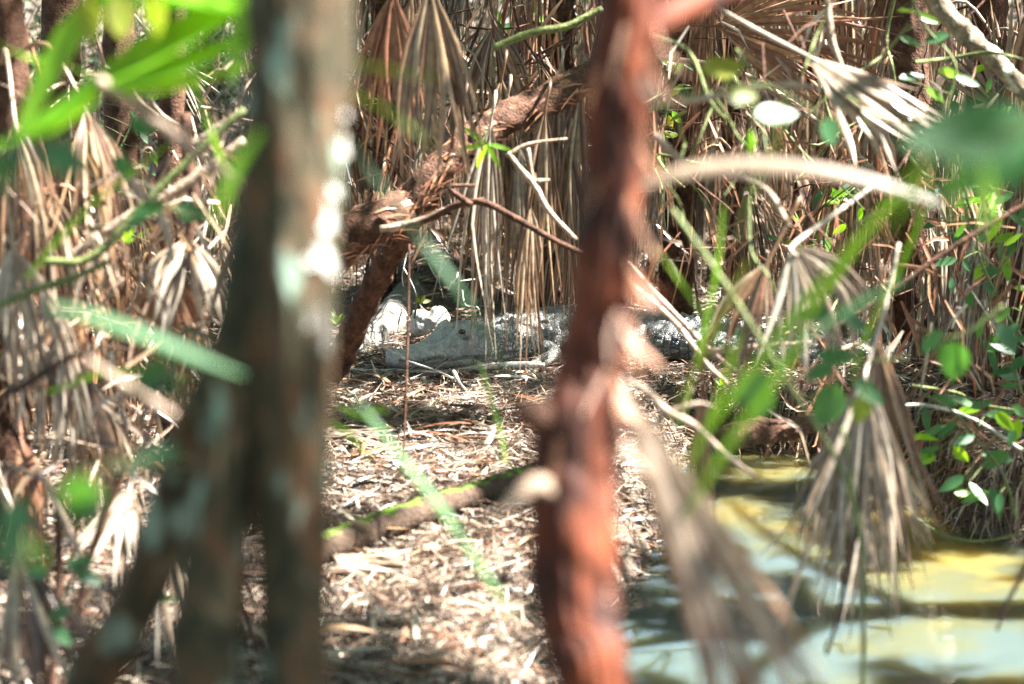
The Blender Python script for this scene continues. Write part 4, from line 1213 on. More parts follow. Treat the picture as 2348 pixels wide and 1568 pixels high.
for (x, y, r) in [(860, 1085, .34), (1010, 1060, .2), (790, 1040, .2), (1080, 1085, .14), (950, 1210, .2), (860, 1340, .2), (830, 1380, .2), (1000, 1290, .15), (1150, 960, .1), (900, 915, .16), (1020, 905, .12), (1100, 880, .12),
                  (1120, 1290, .12), (1160, 1380, .1), (880, 760, .16), (900, 720, .14), (1880, 750, .2), (1960, 760, .15), (1210, 700, .12), (620, 1420, .08), (230, 1250, .14), (1090, 1490, .15), (1170, 1450, .12)]:
    litg(x, y, r)
for (x, y, d, r) in [(985, 735, 12.75, .05), (1700, 380, 4.35, .14), (1560, 395, 4.35, .14), (1850, 388, 4.35, .12), (1480, 430, 4.35, .1), (1950, 405, 4.35, .08), (2000, 230, 8.1, .2), (2070, 280, 8.1, .14), (1930, 160, 8.1, .12),
                     (430, 560, 7.9, .2), (400, 620, 7.9, .16), (470, 600, 7.9, .14), (770, 120, 3.65, .2), (770, 30, 3.65, .2), (760, 230, 3.65, .12), (760, 310, 3.65, .04), (750, 500, 3.65, .0), (755, 660, 3.65, .06), (330, 120, 4.7, .16), (140, 140, 4.7, .16), (420, 60, 4.7, .16), (60, 260, 4.7, .12), (220, 180, 4.7, .1), (500, 30, 4.7, .12), (100, 200, 4.7, .12), (250, 20, 4.7, .12),
                     (1440, 960, 3.7, .05), (1470, 420, 4, .05), (1400, 1320, 3.9, .05), (1410, 1500, 3.9, .04), (1400, 1200, 3.9, .04), (1470, 230, 4, .05), (1460, 560, 4, .04), (1450, 800, 4, .04),
                     (1790, 260, 6.2, .12), (130, 880, 7.8, .2), (260, 1230, 7.3, .16), (400, 1270, 7.1, .16), (1790, 620, 7.6, .14), (2040, 900, 7.2, .14), (2050, 1000, 7.2, .1), (1600, 760, 8.9, .12), (1500, 690, 8.8, .1), (1670, 840, 8.8, .1),
                     (1540, 950, 7.0, .12), (300, 870, 4.4, .07), (390, 940, 4.4, .07), (1240, 400, 9.4, .14), (1120, 460, 9.6, .1), (340, 440, 7.5, .1), (500, 290, 8.4, .08), (2230, 80, 9.6, .1), (2290, 150, 9.6, .1), (1570, 20, 11, .2), (1300, 80, 12, .25), (480, 300, 13, .25), (470, 1000, 13, .1),
                     (270, 1050, 3.6, .03), (1650, 1250, 3.6, .06), (1550, 1100, 3.6, .05), (2280, 1130, 9.6, .1)]:
    lit(x, y, d, r)
for (x, y, r) in [(1265, 735, .02), (1470, 760, .07), (1530, 770, .06), (1590, 785, .06), (1200, 740, .04), (955, 785, .0), (1055, 760, .0), (1140, 750, .0)]:
    lit(x, y, 12.1, r)
for y in range(60, 1560, 75):
    lit(1445 - .05 * y + random.uniform(-10, 25), y, 3.98, random.uniform(.0, .06))
for _ in range(290):
    lit(random.uniform(0, 2347), random.uniform(-20, 900), random.uniform(7.5, 15.5), random.uniform(.0, .11))
for (x, y, r) in [(40, 60, .35), (60, 200, .3), (150, 120, .25), (1060, 40, .3), (1050, 560, .2), (860, 500, .2)]:
    lit(x, y, 16.3, r)
# sunlit water
for (x, y, r) in [(2180, 1400, .42), (2050, 1440, .3), (1850, 1300, .1), (1730, 1265, .16), (1660, 1500, .16), (1830, 1540, .14), (2250, 1290, .1), (1480, 1500, .1), (1700, 1090, .06), (2300, 1520, .1)]:
    litg(x, y, r, WZ)

# --- the lichen-grey tree, three stems from one root
D1 = 3.7
b0 = P(640, 1568, D1); b0 = np.array([b0[0] - .04, b0[1], 0.]); b0[2] = float(height(b0[0], b0[1])) - .1
grey = thing("grey_tree", "lichen-spotted grey-brown tree with three stems in the left foreground, out of focus", "tree", b0)
mb = MB()
st = [(694, -420, 120, 3.7), (693, -150, 120, 3.7), (690, 0, 120, 3.7), (686, 150, 116, 3.7), (675, 300, 108, 3.7), (672, 480, 106, 3.7), (668, 640, 104, 3.7), (668, 800, 98, 3.7), (668, 1000, 90, 3.7), (670, 1200, 84, 3.7), (672, 1400, 78, 3.7), (674, 1600, 76, 3.7)]
pts = [P(x, y, d) for x, y, r, d in st] + [b0 + np.array([.03, 0, .5]), b0]
rad = [r * d / F for x, y, r, d in st] + [.05, .07]
tops = [np.array([pts[0][0] + .25, pts[0][1] + .3, 5.2]), np.array([pts[0][0] + .06, pts[0][1] + .08, 3.8])]
mb.tube(np.array(tops + pts), np.array([.03, .05] + rad), seg=72, smooth=16, bump=.035, freq=3, ridge=.03)
mb.build("trunk", M['greybark'], grey)
mb = MB()
st = [(610, 350, 50, 3.72), (600, 480, 62, 3.72), (575, 640, 66, 3.7), (545, 800, 70, 3.7), (520, 1000, 68, 3.7), (500, 1200, 72, 3.7), (486, 1400, 80, 3.7), (478, 1600, 84, 3.7)]
pts = [P(x, y, d) for x, y, r, d in st] + [b0 + np.array([-.05, 0, .4]), b0]
mb.tube(np.array(pts), np.array([r * d / F for x, y, r, d in st] + [.05, .06]), seg=60, smooth=16, bump=.04, freq=3, ridge=.03)
mb.build("trunk", M['greybark'], grey)
mb = MB()
st = [(520, 820, 40, 3.85), (455, 960, 52, 3.9), (410, 1120, 56, 4.0), (350, 1300, 58, 4.05), (275, 1450, 62, 4.1), (200, 1600, 66, 4.15)]
pts = [P(x, y, d) for x, y, r, d in st]
pts += [np.array([pts[-1][0] - .12, pts[-1][1] + .05, .5]), np.array([pts[-1][0] - .16, pts[-1][1] + .06, -.05])]
mb.tube(np.array(pts), np.array([r * d / F for x, y, r, d in st] + [.045, .05]), seg=48, smooth=14, bump=.05, freq=3, ridge=.03)
mb.build("trunk", M['greybark'], grey)

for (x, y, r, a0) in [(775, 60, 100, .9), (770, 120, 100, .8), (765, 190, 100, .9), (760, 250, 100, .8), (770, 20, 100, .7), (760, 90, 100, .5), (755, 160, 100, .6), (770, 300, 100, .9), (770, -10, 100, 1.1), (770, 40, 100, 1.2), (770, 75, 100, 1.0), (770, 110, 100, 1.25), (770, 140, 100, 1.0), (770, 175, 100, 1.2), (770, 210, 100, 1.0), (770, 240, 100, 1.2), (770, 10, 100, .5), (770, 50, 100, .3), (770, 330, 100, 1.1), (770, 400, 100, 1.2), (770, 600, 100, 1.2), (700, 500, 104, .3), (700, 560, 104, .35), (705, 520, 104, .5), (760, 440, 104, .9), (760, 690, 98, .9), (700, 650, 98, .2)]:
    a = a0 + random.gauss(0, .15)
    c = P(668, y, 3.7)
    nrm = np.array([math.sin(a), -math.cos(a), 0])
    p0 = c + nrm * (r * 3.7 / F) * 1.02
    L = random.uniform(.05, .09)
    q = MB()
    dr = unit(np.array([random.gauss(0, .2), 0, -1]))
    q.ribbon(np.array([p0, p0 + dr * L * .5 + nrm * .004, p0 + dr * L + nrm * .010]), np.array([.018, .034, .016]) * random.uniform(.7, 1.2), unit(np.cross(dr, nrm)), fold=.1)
    q.build("painted_sun_plate", M['palestick'], grey)  # pale plates put the trunk's sunlit strip into its bark colour

# --- the red papery-bark tree
st = [(1462, -380, 70, 4.0), (1446, -120, 72, 4.0), (1442, 0, 72, 4.0), (1428, 150, 70, 4.0), (1412, 300, 70, 4.0), (1398, 480, 66, 4.0), (1382, 640, 66, 4.0), (1362, 790, 72, 4.0), (1346, 880, 80, 4.0), (1328, 970, 94, 3.98), (1316, 1090, 100, 3.98), (1312, 1220, 98, 3.96), (1316, 1360, 94, 3.95), (1340, 1480, 88, 3.93), (1362, 1620, 86, 3.9)]
pts = [P(x, y, d) for x, y, r, d in st]
b1 = np.array([pts[-1][0] + .02, pts[-1][1], 0.]); b1[2] = float(height(b1[0], b1[1])) - .12
red = thing("red_tree", "rust-red papery-barked tree in the centre foreground, out of focus, bark peeling", "tree", b1)
tops = [np.array([pts[0][0] + .1, pts[0][1] + .25, 5.6]), np.array([pts[0][0] + .02, pts[0][1] + .08, 4.0])]
mb = MB()
mb.tube(np.array(tops + pts + [b1 + np.array([0, 0, .5]), b1]), np.array([.03, .045] + [r * d / F for x, y, r, d in st] + [.07, .09]), seg=72, smooth=18, bump=.025, freq=7, ridge=.05)
mb.build("trunk", M['redbark'], red)
mb = MB()
mb.tube(np.array([P(1440, 110, 4.0), P(1500, 55, 4.03), P(1580, 15, 4.1), P(1680, -15, 4.15), P(1900, -90, 4.2)]), np.array([34, 34, 30, 27, 20]) * 4.1 / F, seg=24, smooth=10, bump=.05, freq=4)
mb.build("limb", M['redbark'], red)
mb = MB()
mb.tube(np.array([P(1300, 1150, 3.95), P(1235, 1110, 3.9), P(1190, 1135, 3.85), P(1140, 1180, 3.8)]), np.array([26, 20, 15, 9]) * 3.9 / F, seg=16, smooth=8, bump=.1, freq=9)
mb.build("limb", M['twig'], red)
mb = MB()
mb.tube(np.array([P(1310, 1010, 4.0), P(1250, 965, 3.96), P(1205, 945, 3.93), P(1190, 930, 3.92)]), np.array([50, 44, 34, 18]) * 3.95 / F, seg=20, smooth=8, bump=.06, freq=12)
mb.build("limb", M['palmbark'], red)
for k in range(60):
    # curls of papery bark along the trunk's sunny side
    j = random.uniform(2, len(st) - 1.01)
    i = int(j); f_ = j - i
    x = st[i][0] * (1 - f_) + st[i + 1][0] * f_; y = st[i][1] * (1 - f_) + st[i + 1][1] * f_; r = st[i][2] * (1 - f_) + st[i + 1][2] * f_
    a = random.uniform(.5, 1.6) if random.random() < .75 else random.uniform(-1.3, .5)
    c = P(x, y, 3.97)
    rr_ = r * 3.97 / F
    nrm = np.array([math.sin(a), -math.cos(a), 0])
    p0 = c + nrm * rr_ * .98
    L = random.uniform(.03, .1)
    dr = unit(np.array([random.gauss(0, .35), random.gauss(0, .2), -1]))
    q = MB()
    pp = np.array([p0, p0 + dr * L * .5 + nrm * .006, p0 + dr * L + nrm * random.uniform(.012, .035)])
    q.ribbon(pp, np.array([.010, .013, .006]) * random.uniform(.5, 1.3), unit(np.cross(dr, nrm)), fold=.15)
    q.build("bark_flake", M['flake'], red)

# --- canopy: crowns of the two foreground trees and of trees added round about for shade
crowns = {
    'grey': (grey, np.array([.1, 3.6, 5.6])),
    'red': (red, np.array([1.6, 5.0, 6.2])),
}
extra = [("tall tree added on the right bank whose leafy crown shades the pool", (4.6, 8.8), 6.6), ("tall tree added behind the right bank shading the back palms", (5.6, 14.0), 7.2), ("tall tree added behind the crocodile casting dappled shade on it", (2.9, 17.2), 7.0),
         ("tall tree added behind the fence at the left", (-2.4, 18.4), 6.8), ("tall tree added by the near right shore overhanging the camera side", (4.3, 4.4), 6.4),
         ("tall tree added left of the shaggy palms", (-4.6, 7.5), 6.6), ("tall tree added at the back left beyond the thicket", (-5.4, 13.5), 6.8), ("tall unseen tree added on the near side, left of the viewpoint", (-3.0, .5), 6.6), ("tall unseen tree added on the near side, behind the viewpoint", (2.2, -3.0), 6.6)]
for k, (lab, (x, y), zc) in enumerate(extra):
    z0 = float(height(x, y)) - .1
    t = thing("shade_tree", lab, "tree", (x, y, z0), "tall trees added around the pool for shade")
    mb = MB()
    mb.tube(np.array([(x, y, z0), (x + .1, y, 1.5), (x + .05, y + .1, 3.5), (x - .1, y, zc)]), np.array([.16, .13, .1, .04]), seg=16, smooth=8, bump=.05)
    for j in range(5):
        a = j * 1.26 + k
        mb.tube(np.array([(x, y, zc - 2.6 + .2 * j), (x + math.cos(a) * .9, y + math.sin(a) * .9, zc - 1.6 + .2 * j), (x + math.cos(a) * 2.2, y + math.sin(a) * 2.2, zc - .4)]), np.array([.05, .035, .012]), seg=8, smooth=6, bump=.05)
    mb.build("trunk", M['greybark'], t)
    crowns['e%d' % k] = (t, np.array([x, y, zc]))

# leaves over the whole place, kept off the sun's way to the lit spots
NCL = 3300
cl = np.stack([rng.uniform(-.8, 10.2, NCL), rng.uniform(2.2, 27, NCL), rng.uniform(4.6, 8.2, NCL)], 1)
per = 24
cl2 = np.stack([rng.uniform(-8, 4, 2600), rng.uniform(-7, 27, 2600), rng.uniform(4.8, 8.2, 2600)], 1)  # wider canopy out of view, added only to block sky light
cl2 = cl2[(cl2[:, 0] < -.8) | (cl2[:, 1] < 2.2)]
cl = np.vstack([cl, cl2])
shade = [P(x, y, 12.0) for x, y in [(930, 800), (1010, 790)]]
shade += [P(x, y, 3.68) + np.array([0, -.16, 0]) for x, y in [(735, 1500)]]
NFIX = len(shade)
shade += [P(x, y, d) for x, y, d in [(620, 900, 3.7), (650, 600, 3.7), (520, 1100, 3.7), (640, 1300, 3.7), (400, 1200, 4), (1380, 700, 4), (1330, 1150, 4), (1700, 1060, 11)]]
shade += [G(x, y) for x, y in [(800, 1500), (900, 1500), (1000, 1500), (850, 1560), (960, 1440), (1080, 1420), (1080, 1000), (1150, 1020), (960, 980), (800, 1210), (900, 1290), (1100, 1330), (1050, 1220), (760, 1560), (1140, 1220)]]
shade += [G(x, y, WZ) for x, y in [(1680, 1130), (1760, 1150), (1850, 1130), (1950, 1150), (2050, 1150), (1700, 1190), (1800, 1200), (1900, 1190), (2080, 1220), (2180, 1275), (1650, 1330), (1800, 1380), (1930, 1310), (1760, 1440), (1900, 1400), (1950, 1520), (2100, 1550), (1560, 1420), (2080, 1320)]]
shade += [P(x, y, 7.6) for x, y in [(60, 1050), (150, 1150), (90, 1350), (200, 1450), (60, 1500), (320, 1450), (300, 1000), (200, 980), (480, 1450), (580, 1450), (40, 850), (250, 650), (330, 760), (480, 780)]]
shade += [G(random.uniform(740, 1250), random.uniform(870, 1568)) for _ in range(56)]
NC0 = len(cl)
cl = np.vstack([cl] + [np.array([p + SUN * random.uniform(6, 8.5) + rng.normal(0, .12, 3) for _ in range(5)]) for p in shade])  # extra leaf clumps added up-sun of chosen spots to shade them
spread = np.ones(len(cl) * per)
spread[NC0 * per:(NC0 + NFIX * 5) * per] = .36
lv = np.repeat(cl, per, 0) + rng.normal(0, 1, (len(cl) * per, 3)) * np.array([.26, .26, .16]) * spread[:, None]
# ray parameter: distance of each leaf from the sun ray through each lit point
keep = np.ones(len(lv), bool)
fixed = np.zeros(len(lv), bool)
fixed[NC0 * per:(NC0 + NFIX * 5) * per] = True
for p, r in LIT:
    dlt = lv - p
    tpar = dlt @ SUN
    dist = np.linalg.norm(dlt - tpar[:, None] * SUN, axis=1)
    keep &= fixed | ~((dist < r + .11) & (tpar > 0))
lv = lv[keep]
own = np.argmin(np.stack([np.linalg.norm((lv - c)[:, :2], axis=1) for (_, c) in crowns.values()], 1), axis=1)
for k, (key, (tr, c)) in enumerate(crowns.items()):
    sel = lv[own == k]
    if not len(sel):
        continue
    mb = MB(); mb.add(*leaf_cloud(0, None, None, .2, flat=.5, fill=sel))
    mb.build("crown", M['canopy'], tr, smooth=False)

# ------------------------------------------------------------------ green leaves, near and far
def img_dir(ang, d=0.0):
    """direction in the picture plane, degrees, 0 = right, 90 = down; d > 0 leans away"""
    a = math.radians(ang)
    return unit(math.cos(a) * RT - math.sin(a) * UP + d * FWD)


def plant(name, label, stem, stem_r, leaves, mat, cat, smat='vine', bend=.15, group=None):
    """stem: (x,y,d) points; leaves: (x, y, angle, length, width[, d[, mat]]) in view units"""
    w3 = [P(*q) for q in stem]
    t = thing(name, label, cat, w3[0], group)
    mb = MB(); mb.tube(np.array(w3), np.linspace(stem_r, stem_r * .6, len(w3)) * stem[0][2] / F, seg=8, smooth=8, bump=.03)
    sp_, _ = resample(np.array(w3), np.ones(len(w3)), 8) if len(w3) > 2 else (np.array([w3[0] + (w3[1] - w3[0]) * k for k in np.linspace(0, 1, 9)]), None)
    for lf in leaves:
        p0 = P(lf[0], lf[1], lf[5] if len(lf) > 5 and lf[5] else stem[0][2])
        j = int(np.argmin(np.linalg.norm(sp_ - p0, axis=1)))
        if np.linalg.norm(sp_[j] - p0) > .002:
            mb.tube(np.array([sp_[j], (sp_[j] + p0) / 2 + np.array([0, 0, .004]), p0]), np.array([.0022, .0018, .0014]), seg=5, smooth=3)
    mb.build("stem", M[smat], t)
    for lf in leaves:
        x, y, a, L, W = lf[:5]
        d = lf[5] if len(lf) > 5 and lf[5] else stem[0][2]
        mm = M[lf[6]] if len(lf) > 6 else M[mat]
        q = MB()
        p0 = P(x, y, d)
        # petiole to the nearest stem point
        w = np.array(w3)
        j = int(np.argmin(np.linalg.norm(w - p0, axis=1)))
        dr = img_dir(a, random.gauss(0, .25))
        nrm = -FWD + UP * random.uniform(.1, .9) + RT * random.gauss(0, .35)
        leaf_blade(q, p0, dr, nrm, L * d / F, W * d / F, bend=bend * random.uniform(.4, 1.6))
        q.build("leaf", mm, t)
    return t


def blades(name, label, base, bl, mat, cat="strap leaf", petiole=None, pr=12, pmat='vine'):
    """long blades given by their own picture paths: bl = [([(x,y,d)...], width)]"""
    w0 = P(*base)
    t = thing(name, label, cat, w0)
    if petiole:
        mb = MB(); mb.tube(np.array([P(*q) for q in petiole]), np.full(len(petiole), pr * petiole[0][2] / F), seg=10, smooth=8, bump=.03)
        mb.build("petiole", M[pmat], t)
    for path, wpx in bl:
        w3 = np.array([P(*q) for q in path])
        n = len(w3)
        ww = np.full(n, wpx * path[0][2] / F)
        pp, rr = resample(w3, ww, 8)
        tt = np.linspace(0, 1, len(pp))
        rr = rr * np.clip(np.minimum(.45 + tt * 2.2, 1) * (1 - np.maximum(0, tt - .45) ** 1.5 * 2.1), .04, 1)
        tan = np.gradient(pp, axis=0); tan /= np.linalg.norm(tan, axis=1)[:, None]
        sd = np.cross(tan, -.55 * FWD + .75 * UP + .55 * RT); sd /= np.linalg.norm(sd, axis=1)[:, None]
        q = MB(); q.ribbon(pp, rr, sd, fold=.14)
        q.build("blade", M[mat], t)
    return t


blades("green_fan_leaf", "bright green sunlit fan palm leaf across the top left corner, out of focus", (225, 185, 4.7),
       [([(225, 185, 4.7), (330, 120, 4.7), (440, 60, 4.7), (560, 0, 4.7), (640, -40, 4.7)], 99), ([(230, 190, 4.7), (350, 165, 4.7), (480, 120, 4.7), (600, 70, 4.7)], 75), ([(235, 200, 4.7), (330, 200, 4.7), (450, 180, 4.7), (580, 150, 4.7)], 63),
        ([(230, 205, 4.7), (170, 240, 4.7), (110, 285, 4.7), (70, 320, 4.7)], 72), ([(220, 180, 4.7), (140, 250, 4.7), (20, 320, 4.7), (-60, 350, 4.7)], 45)], 'strap',
       petiole=[(225, 185, 4.7), (300, 235, 4.7), (400, 310, 4.7), (510, 395, 4.7), (640, 500, 4.7)], pr=15, cat="palm leaf", pmat='twig')
blades("green_fan_leaf", "second bright green leaf with a long blade running down the left edge", (260, -60, 4.7),
       [([(300, -60, 4.7), (190, 40, 4.7), (130, 130, 4.7), (80, 230, 4.7), (30, 335, 4.7)], 60), ([(300, -70, 4.7), (400, -20, 4.7), (520, 10, 4.7), (640, 20, 4.7)], 81), ([(200, -80, 4.7), (300, -10, 4.7), (420, 10, 4.7), (520, -10, 4.7)], 63), ([(620, -30, 4.7), (560, 60, 4.7), (540, 130, 4.7), (530, 200, 4.7)], 54)], 'strap', cat="palm leaf")
plant("hanging_leaf_twig", "twig with three hanging oblong green leaves at the top left", [(160, -40, 4.6), (260, -20, 4.6), (400, -30, 4.6)], 6, [(205, -20, 92, 125, 66), (278, -20, 86, 125, 68), (352, -20, 88, 110, 62)], 'yellow', "leafy twig", bend=.05)
blades("long_grass", "long dull green blade crossing diagonally from the grey trunk down past the crocodile's head", (770, 280, 6.4),
       [([(770, 280, 4.0), (870, 420, 4.0), (960, 540, 4.0), (1050, 660, 4.0), (1115, 765, 4), (1160, 870, 4), (1195, 960, 4)], 22)], 'green', "grass blade")
blades("long_grass", "short bright green blade poking from behind the grey trunk, upper right side", (760, 190, 4.0), [([(760, 195, 4.0), (820, 220, 4.0), (890, 255, 4.0), (990, 330, 4.0)], 26), ([(770, 140, 4.0), (840, 150, 4.0), (920, 165, 4), (1000, 180, 4)], 19)], 'strap', "grass blade")
blades("long_grass", "pale green out-of-focus blade hanging over the mossy log", (830, 940, 5.2), [([(800, 890, 4.6), (930, 1060, 4.6), (1010, 1160, 4.6), (1070, 1250, 4.6), (1130, 1340, 4.6), (1180, 1420, 4.6)], 27)], 'green', "grass blade")
blades("long_grass", "bright yellow-green blades low beside the grey trunk over the litter", (730, 930, 6.0), [([(740, 960, 6.0), (790, 985, 6), (830, 1030, 6.0), (850, 1060, 6)], 21), ([(770, 930, 6), (830, 955, 6), (900, 985, 6)], 21), ([(840, 945, 6.2), (870, 938, 6.2), (890, 950, 6.2)], 17)], 'strap', "grass blade")
blades("long_grass", "green blade behind the grey trunk's left edge, upper left", (560, 350, 3.6), [([(600, 300, 3.6), (550, 370, 3.6), (515, 450, 3.6), (490, 520, 3.6)], 25)], 'strap', "grass blade")
blades("strap_leaf", "long dull green blade slanting across the left toward the grey trunk", (120, 700, 3.6), [([(120, 700, 3.6), (230, 730, 3.6), (350, 775, 3.6), (480, 830, 3.6), (560, 860, 3.6)], 41), ([(260, 760, 3.7), (360, 770, 3.7), (440, 775, 3.7), (520, 800, 3.7)], 27)], 'green')
blades("strap_leaf", "long green blade slanting down left from beside the big leaf on the right", (2060, 450, 4.2), [([(2060, 440, 4.2), (1960, 560, 4.2), (1850, 690, 4.2), (1740, 830, 4.2), (1640, 960, 4.2), (1560, 1080, 4.2)], 23)], 'strap')
blades("strap_leaf", "bright green blade above the shore right of the red trunk", (1830, 800, 4.0), [([(1840, 780, 4.0), (1760, 890, 4.0), (1690, 990, 4.0), (1620, 1100, 4.0), (1570, 1190, 4.0)], 24)], 'strap')
blades("strap_leaf", "olive out-of-focus blade beside the two slanting sticks", (1720, 600, 4.8), [([(1720, 590, 4.8), (1670, 690, 4.8), (1620, 800, 4.8), (1570, 900, 4.8), (1530, 990, 4.8)], 19), ([(1800, 200, 4.8), (1780, 330, 4.8), (1720, 450, 4.8), (1690, 560, 4.8)], 15)], 'yellow')
blades("strap_leaf", "green blade hanging thinly at the right of the drooping fan", (1960, 660, 4.4), [([(2080, 640, 4.4), (1960, 700, 4.4), (1840, 780, 4.4), (1760, 850, 4.4)], 16)], 'green')

for lab, path, wd in [
    ("thin green blade crossing the two slanting sticks", [(1500, 560, 5.4), (1590, 690, 5.4), (1680, 820, 5.4), (1770, 960, 5.4)], 14),
    ("thin bright blade hanging beside the red trunk's right edge, above the shore", [(1660, 470, 5.8), (1640, 640, 5.8), (1600, 820, 5.8), (1560, 980, 5.8)], 13),
    ("slim green blade in front of the drooping grey fan", [(2010, 500, 5.2), (1930, 620, 5.2), (1850, 740, 5.2), (1780, 880, 5.2)], 15),
    ("slim green blade right of the drooping grey fan", [(2120, 480, 5.6), (2060, 620, 5.6), (1990, 760, 5.6), (1950, 880, 5.6)], 13),
    ("thin olive blade low over the shore", [(1700, 760, 5.0), (1650, 900, 5.0), (1610, 1010, 5.0), (1590, 1100, 5.0)], 14),
    ("thin green blade rising across the yellow-green cane on the left", [(60, 640, 5.6), (160, 520, 5.6), (270, 420, 5.6), (390, 330, 5.6)], 14),
    ("thin green blade dropping along the grey trunk's left side", [(440, 180, 5.4), (480, 290, 5.4), (520, 400, 5.4), (545, 500, 5.4)], 14),
    ("thin green blade low on the left above the leaning stem", [(110, 900, 5.6), (220, 860, 5.6), (330, 850, 5.6), (430, 870, 5.6)], 14),
    ("thin lime blade in the far upper left corner", [(-20, 90, 5.2), (60, 130, 5.2), (150, 150, 5.2), (250, 190, 5.2)], 15),
    ("slender grass blade over the litter between the vine and the red trunk", [(1100, 830, 6.4), (1130, 930, 6.4), (1150, 1000, 6.4), (1160, 1070, 6.4)], 16)]:
    blades("strap_leaf", lab, path[0], [(path, wd)], 'strap')
plant("broad_leaf_sprig", "large blurred green leaf entering from the right edge", [(2420, 270, 3.2), (2250, 330, 3.2), (2130, 380, 3.2)], 7, [(2400, 290, 176, 350, 190), (2420, 350, 165, 320, 110)], 'green', "leaf", bend=.1)
blades("strap_leaf", "cluster of green blades hanging under the large blurred leaf at the right", (2150, 350, 3.0), [([(2120, 350, 3), (2110, 420, 3), (2100, 500, 3)], 29), ([(2200, 360, 3), (2195, 430, 3), (2185, 520, 3)], 29), ([(2260, 360, 3), (2265, 440, 3), (2270, 540, 3)], 29), ([(2090, 400, 3), (2060, 460, 3), (2030, 540, 3)], 25)], 'strap')
plant("leafy_sprig", "blue-green glossy leaves at the left edge, upper left", [(-40, 330, 3.3), (70, 325, 3.3), (150, 310, 3.3)], 5, [(85, 325, 30, 140, 92), (65, 325, 140, 120, 90), (-20, 340, 70, 110, 80)], 'green', "leafy sprig")
plant("leafy_sprig", "clump of blue-green leaves against the grey trunk, mid left", [(450, 960, 3.8), (420, 880, 3.8), (370, 810, 3.8)], 5, [(395, 830, 150, 110, 70), (400, 870, 170, 110, 62), (420, 900, 200, 80, 46), (430, 860, -60, 80, 40), (390, 820, -20, 90, 46)], 'green', "leafy sprig")
plant("leafy_sprig", "long blue-green leaf with a dark round one below, lower left", [(440, 1060, 3.5), (330, 1060, 3.5), (200, 1080, 3.5), (100, 1140, 3.5)], 5, [(420, 1030, 172, 230, 60), (200, 1090, 110, 120, 110), (150, 1150, 60, 80, 50), (70, 1150, 130, 110, 90), (240, 1150, 150, 90, 60)], 'green', "leafy sprig")
plant("leafy_sprig", "dark leaves in the lower left corner", [(30, 1330, 3.6), (60, 1260, 3.6), (50, 1180, 3.6)], 5, [(50, 1200, 120, 120, 76), (60, 1240, 60, 90, 50)], 'green', "leafy sprig")
plant("leafy_sprig", "small green seedling leaves on the left, low down", [(120, 1420, 6.2), (160, 1340, 6.2), (200, 1290, 6.2)], 4, [(150, 1300, -20, 70, 40), (170, 1310, 20, 70, 36), (110, 1310, 170, 60, 30), (110, 1420, -30, 60, 34), (120, 1440, 40, 60, 34)], 'green', "leafy sprig")
plant("leafy_sprig", "single green leaf between the leaning stem and the grey trunk", [(330, 1400, 6.0), (350, 1370, 6.0)], 3, [(345, 1365, 10, 60, 26)], 'green', "leafy sprig")
plant("leafy_sprig", "dark teal leaves beyond the green blades, upper left", [(240, 300, 6.5), (290, 360, 6.5), (380, 470, 6.5), (480, 500, 6.5)], 4, [(300, 280, 20, 60, 40), (260, 360, 40, 70, 36), (380, 470, 170, 80, 40), (400, 480, 10, 80, 46), (340, 490, 150, 70, 34)], 'green', "leafy sprig")
plant("leafy_sprig", "yellowing leaves on a twig right of the red trunk, upper right", [(1500, 250, 6.2), (1600, 215, 6.2), (1690, 195, 6.2), (1760, 195, 6.2)], 4, [(1610, 165, -15, 110, 80, 6.2, 'yellow'), (1665, 225, -10, 80, 50, 6.2, 'yellow'), (1722, 300, 100, 60, 24, 6.2, 'strap'), (1730, 265, -8, 115, 62, 6.2), (1890, 270, 60, 70, 55, 6.2)], 'green', "leafy sprig")
plant("leafy_sprig", "bright small-leaved climber at the top right", [(2080, -30, 8.6), (2120, 60, 8.6), (2190, 150, 8.6), (2170, 260, 8.6), (2200, 400, 8.6)], 4, [(2055, 25, -10, 70, 26, 8.6, 'strap'), (2100, 30, 20, 60, 24, 8.6, 'strap'), (2060, 85, 10, 75, 24), (2120, 95, -20, 60, 26), (2060, 180, -15, 70, 24), (2150, 160, 10, 70, 22, 8.6, 'strap'), (2190, 175, 15, 60, 22), (2120, 200, 30, 60, 24, 8.6, 'strap'), (2180, 290, 20, 60, 24), (2200, 330, 30, 60, 24, 8.6, 'strap')], 'green', "leafy sprig")
plant("leafy_sprig", "pair of dark oval leaves hanging at the right, mid height", [(2300, 700, 6.4), (2220, 760, 6.4), (2150, 780, 6.4)], 4, [(2190, 780, 95, 100, 78), (2160, 760, 140, 70, 46), (2290, 740, 60, 80, 50)], 'green', "leafy sprig")
plant("leafy_sprig", "group of dark green leaves in front of the shaggy fan over the water", [(2080, 820, 6.4), (1980, 830, 6.4), (1900, 840, 6.4)], 4, [(1920, 880, 115, 110, 80), (1960, 820, 185, 90, 46), (1960, 870, 40, 90, 46), (1985, 905, 110, 70, 50, 6.4, 'yellow'), (1910, 840, 160, 70, 36), (1930, 720, 30, 90, 40), (1900, 710, 165, 70, 36)], 'green', "leafy sprig")
plant("leafy_sprig", "dark green leaf behind the green blades above the shore", [(1830, 860, 5.0), (1770, 880, 5.0)], 4, [(1770, 860, 150, 120, 80), (1760, 880, 110, 90, 60)], 'green', "leafy sprig")
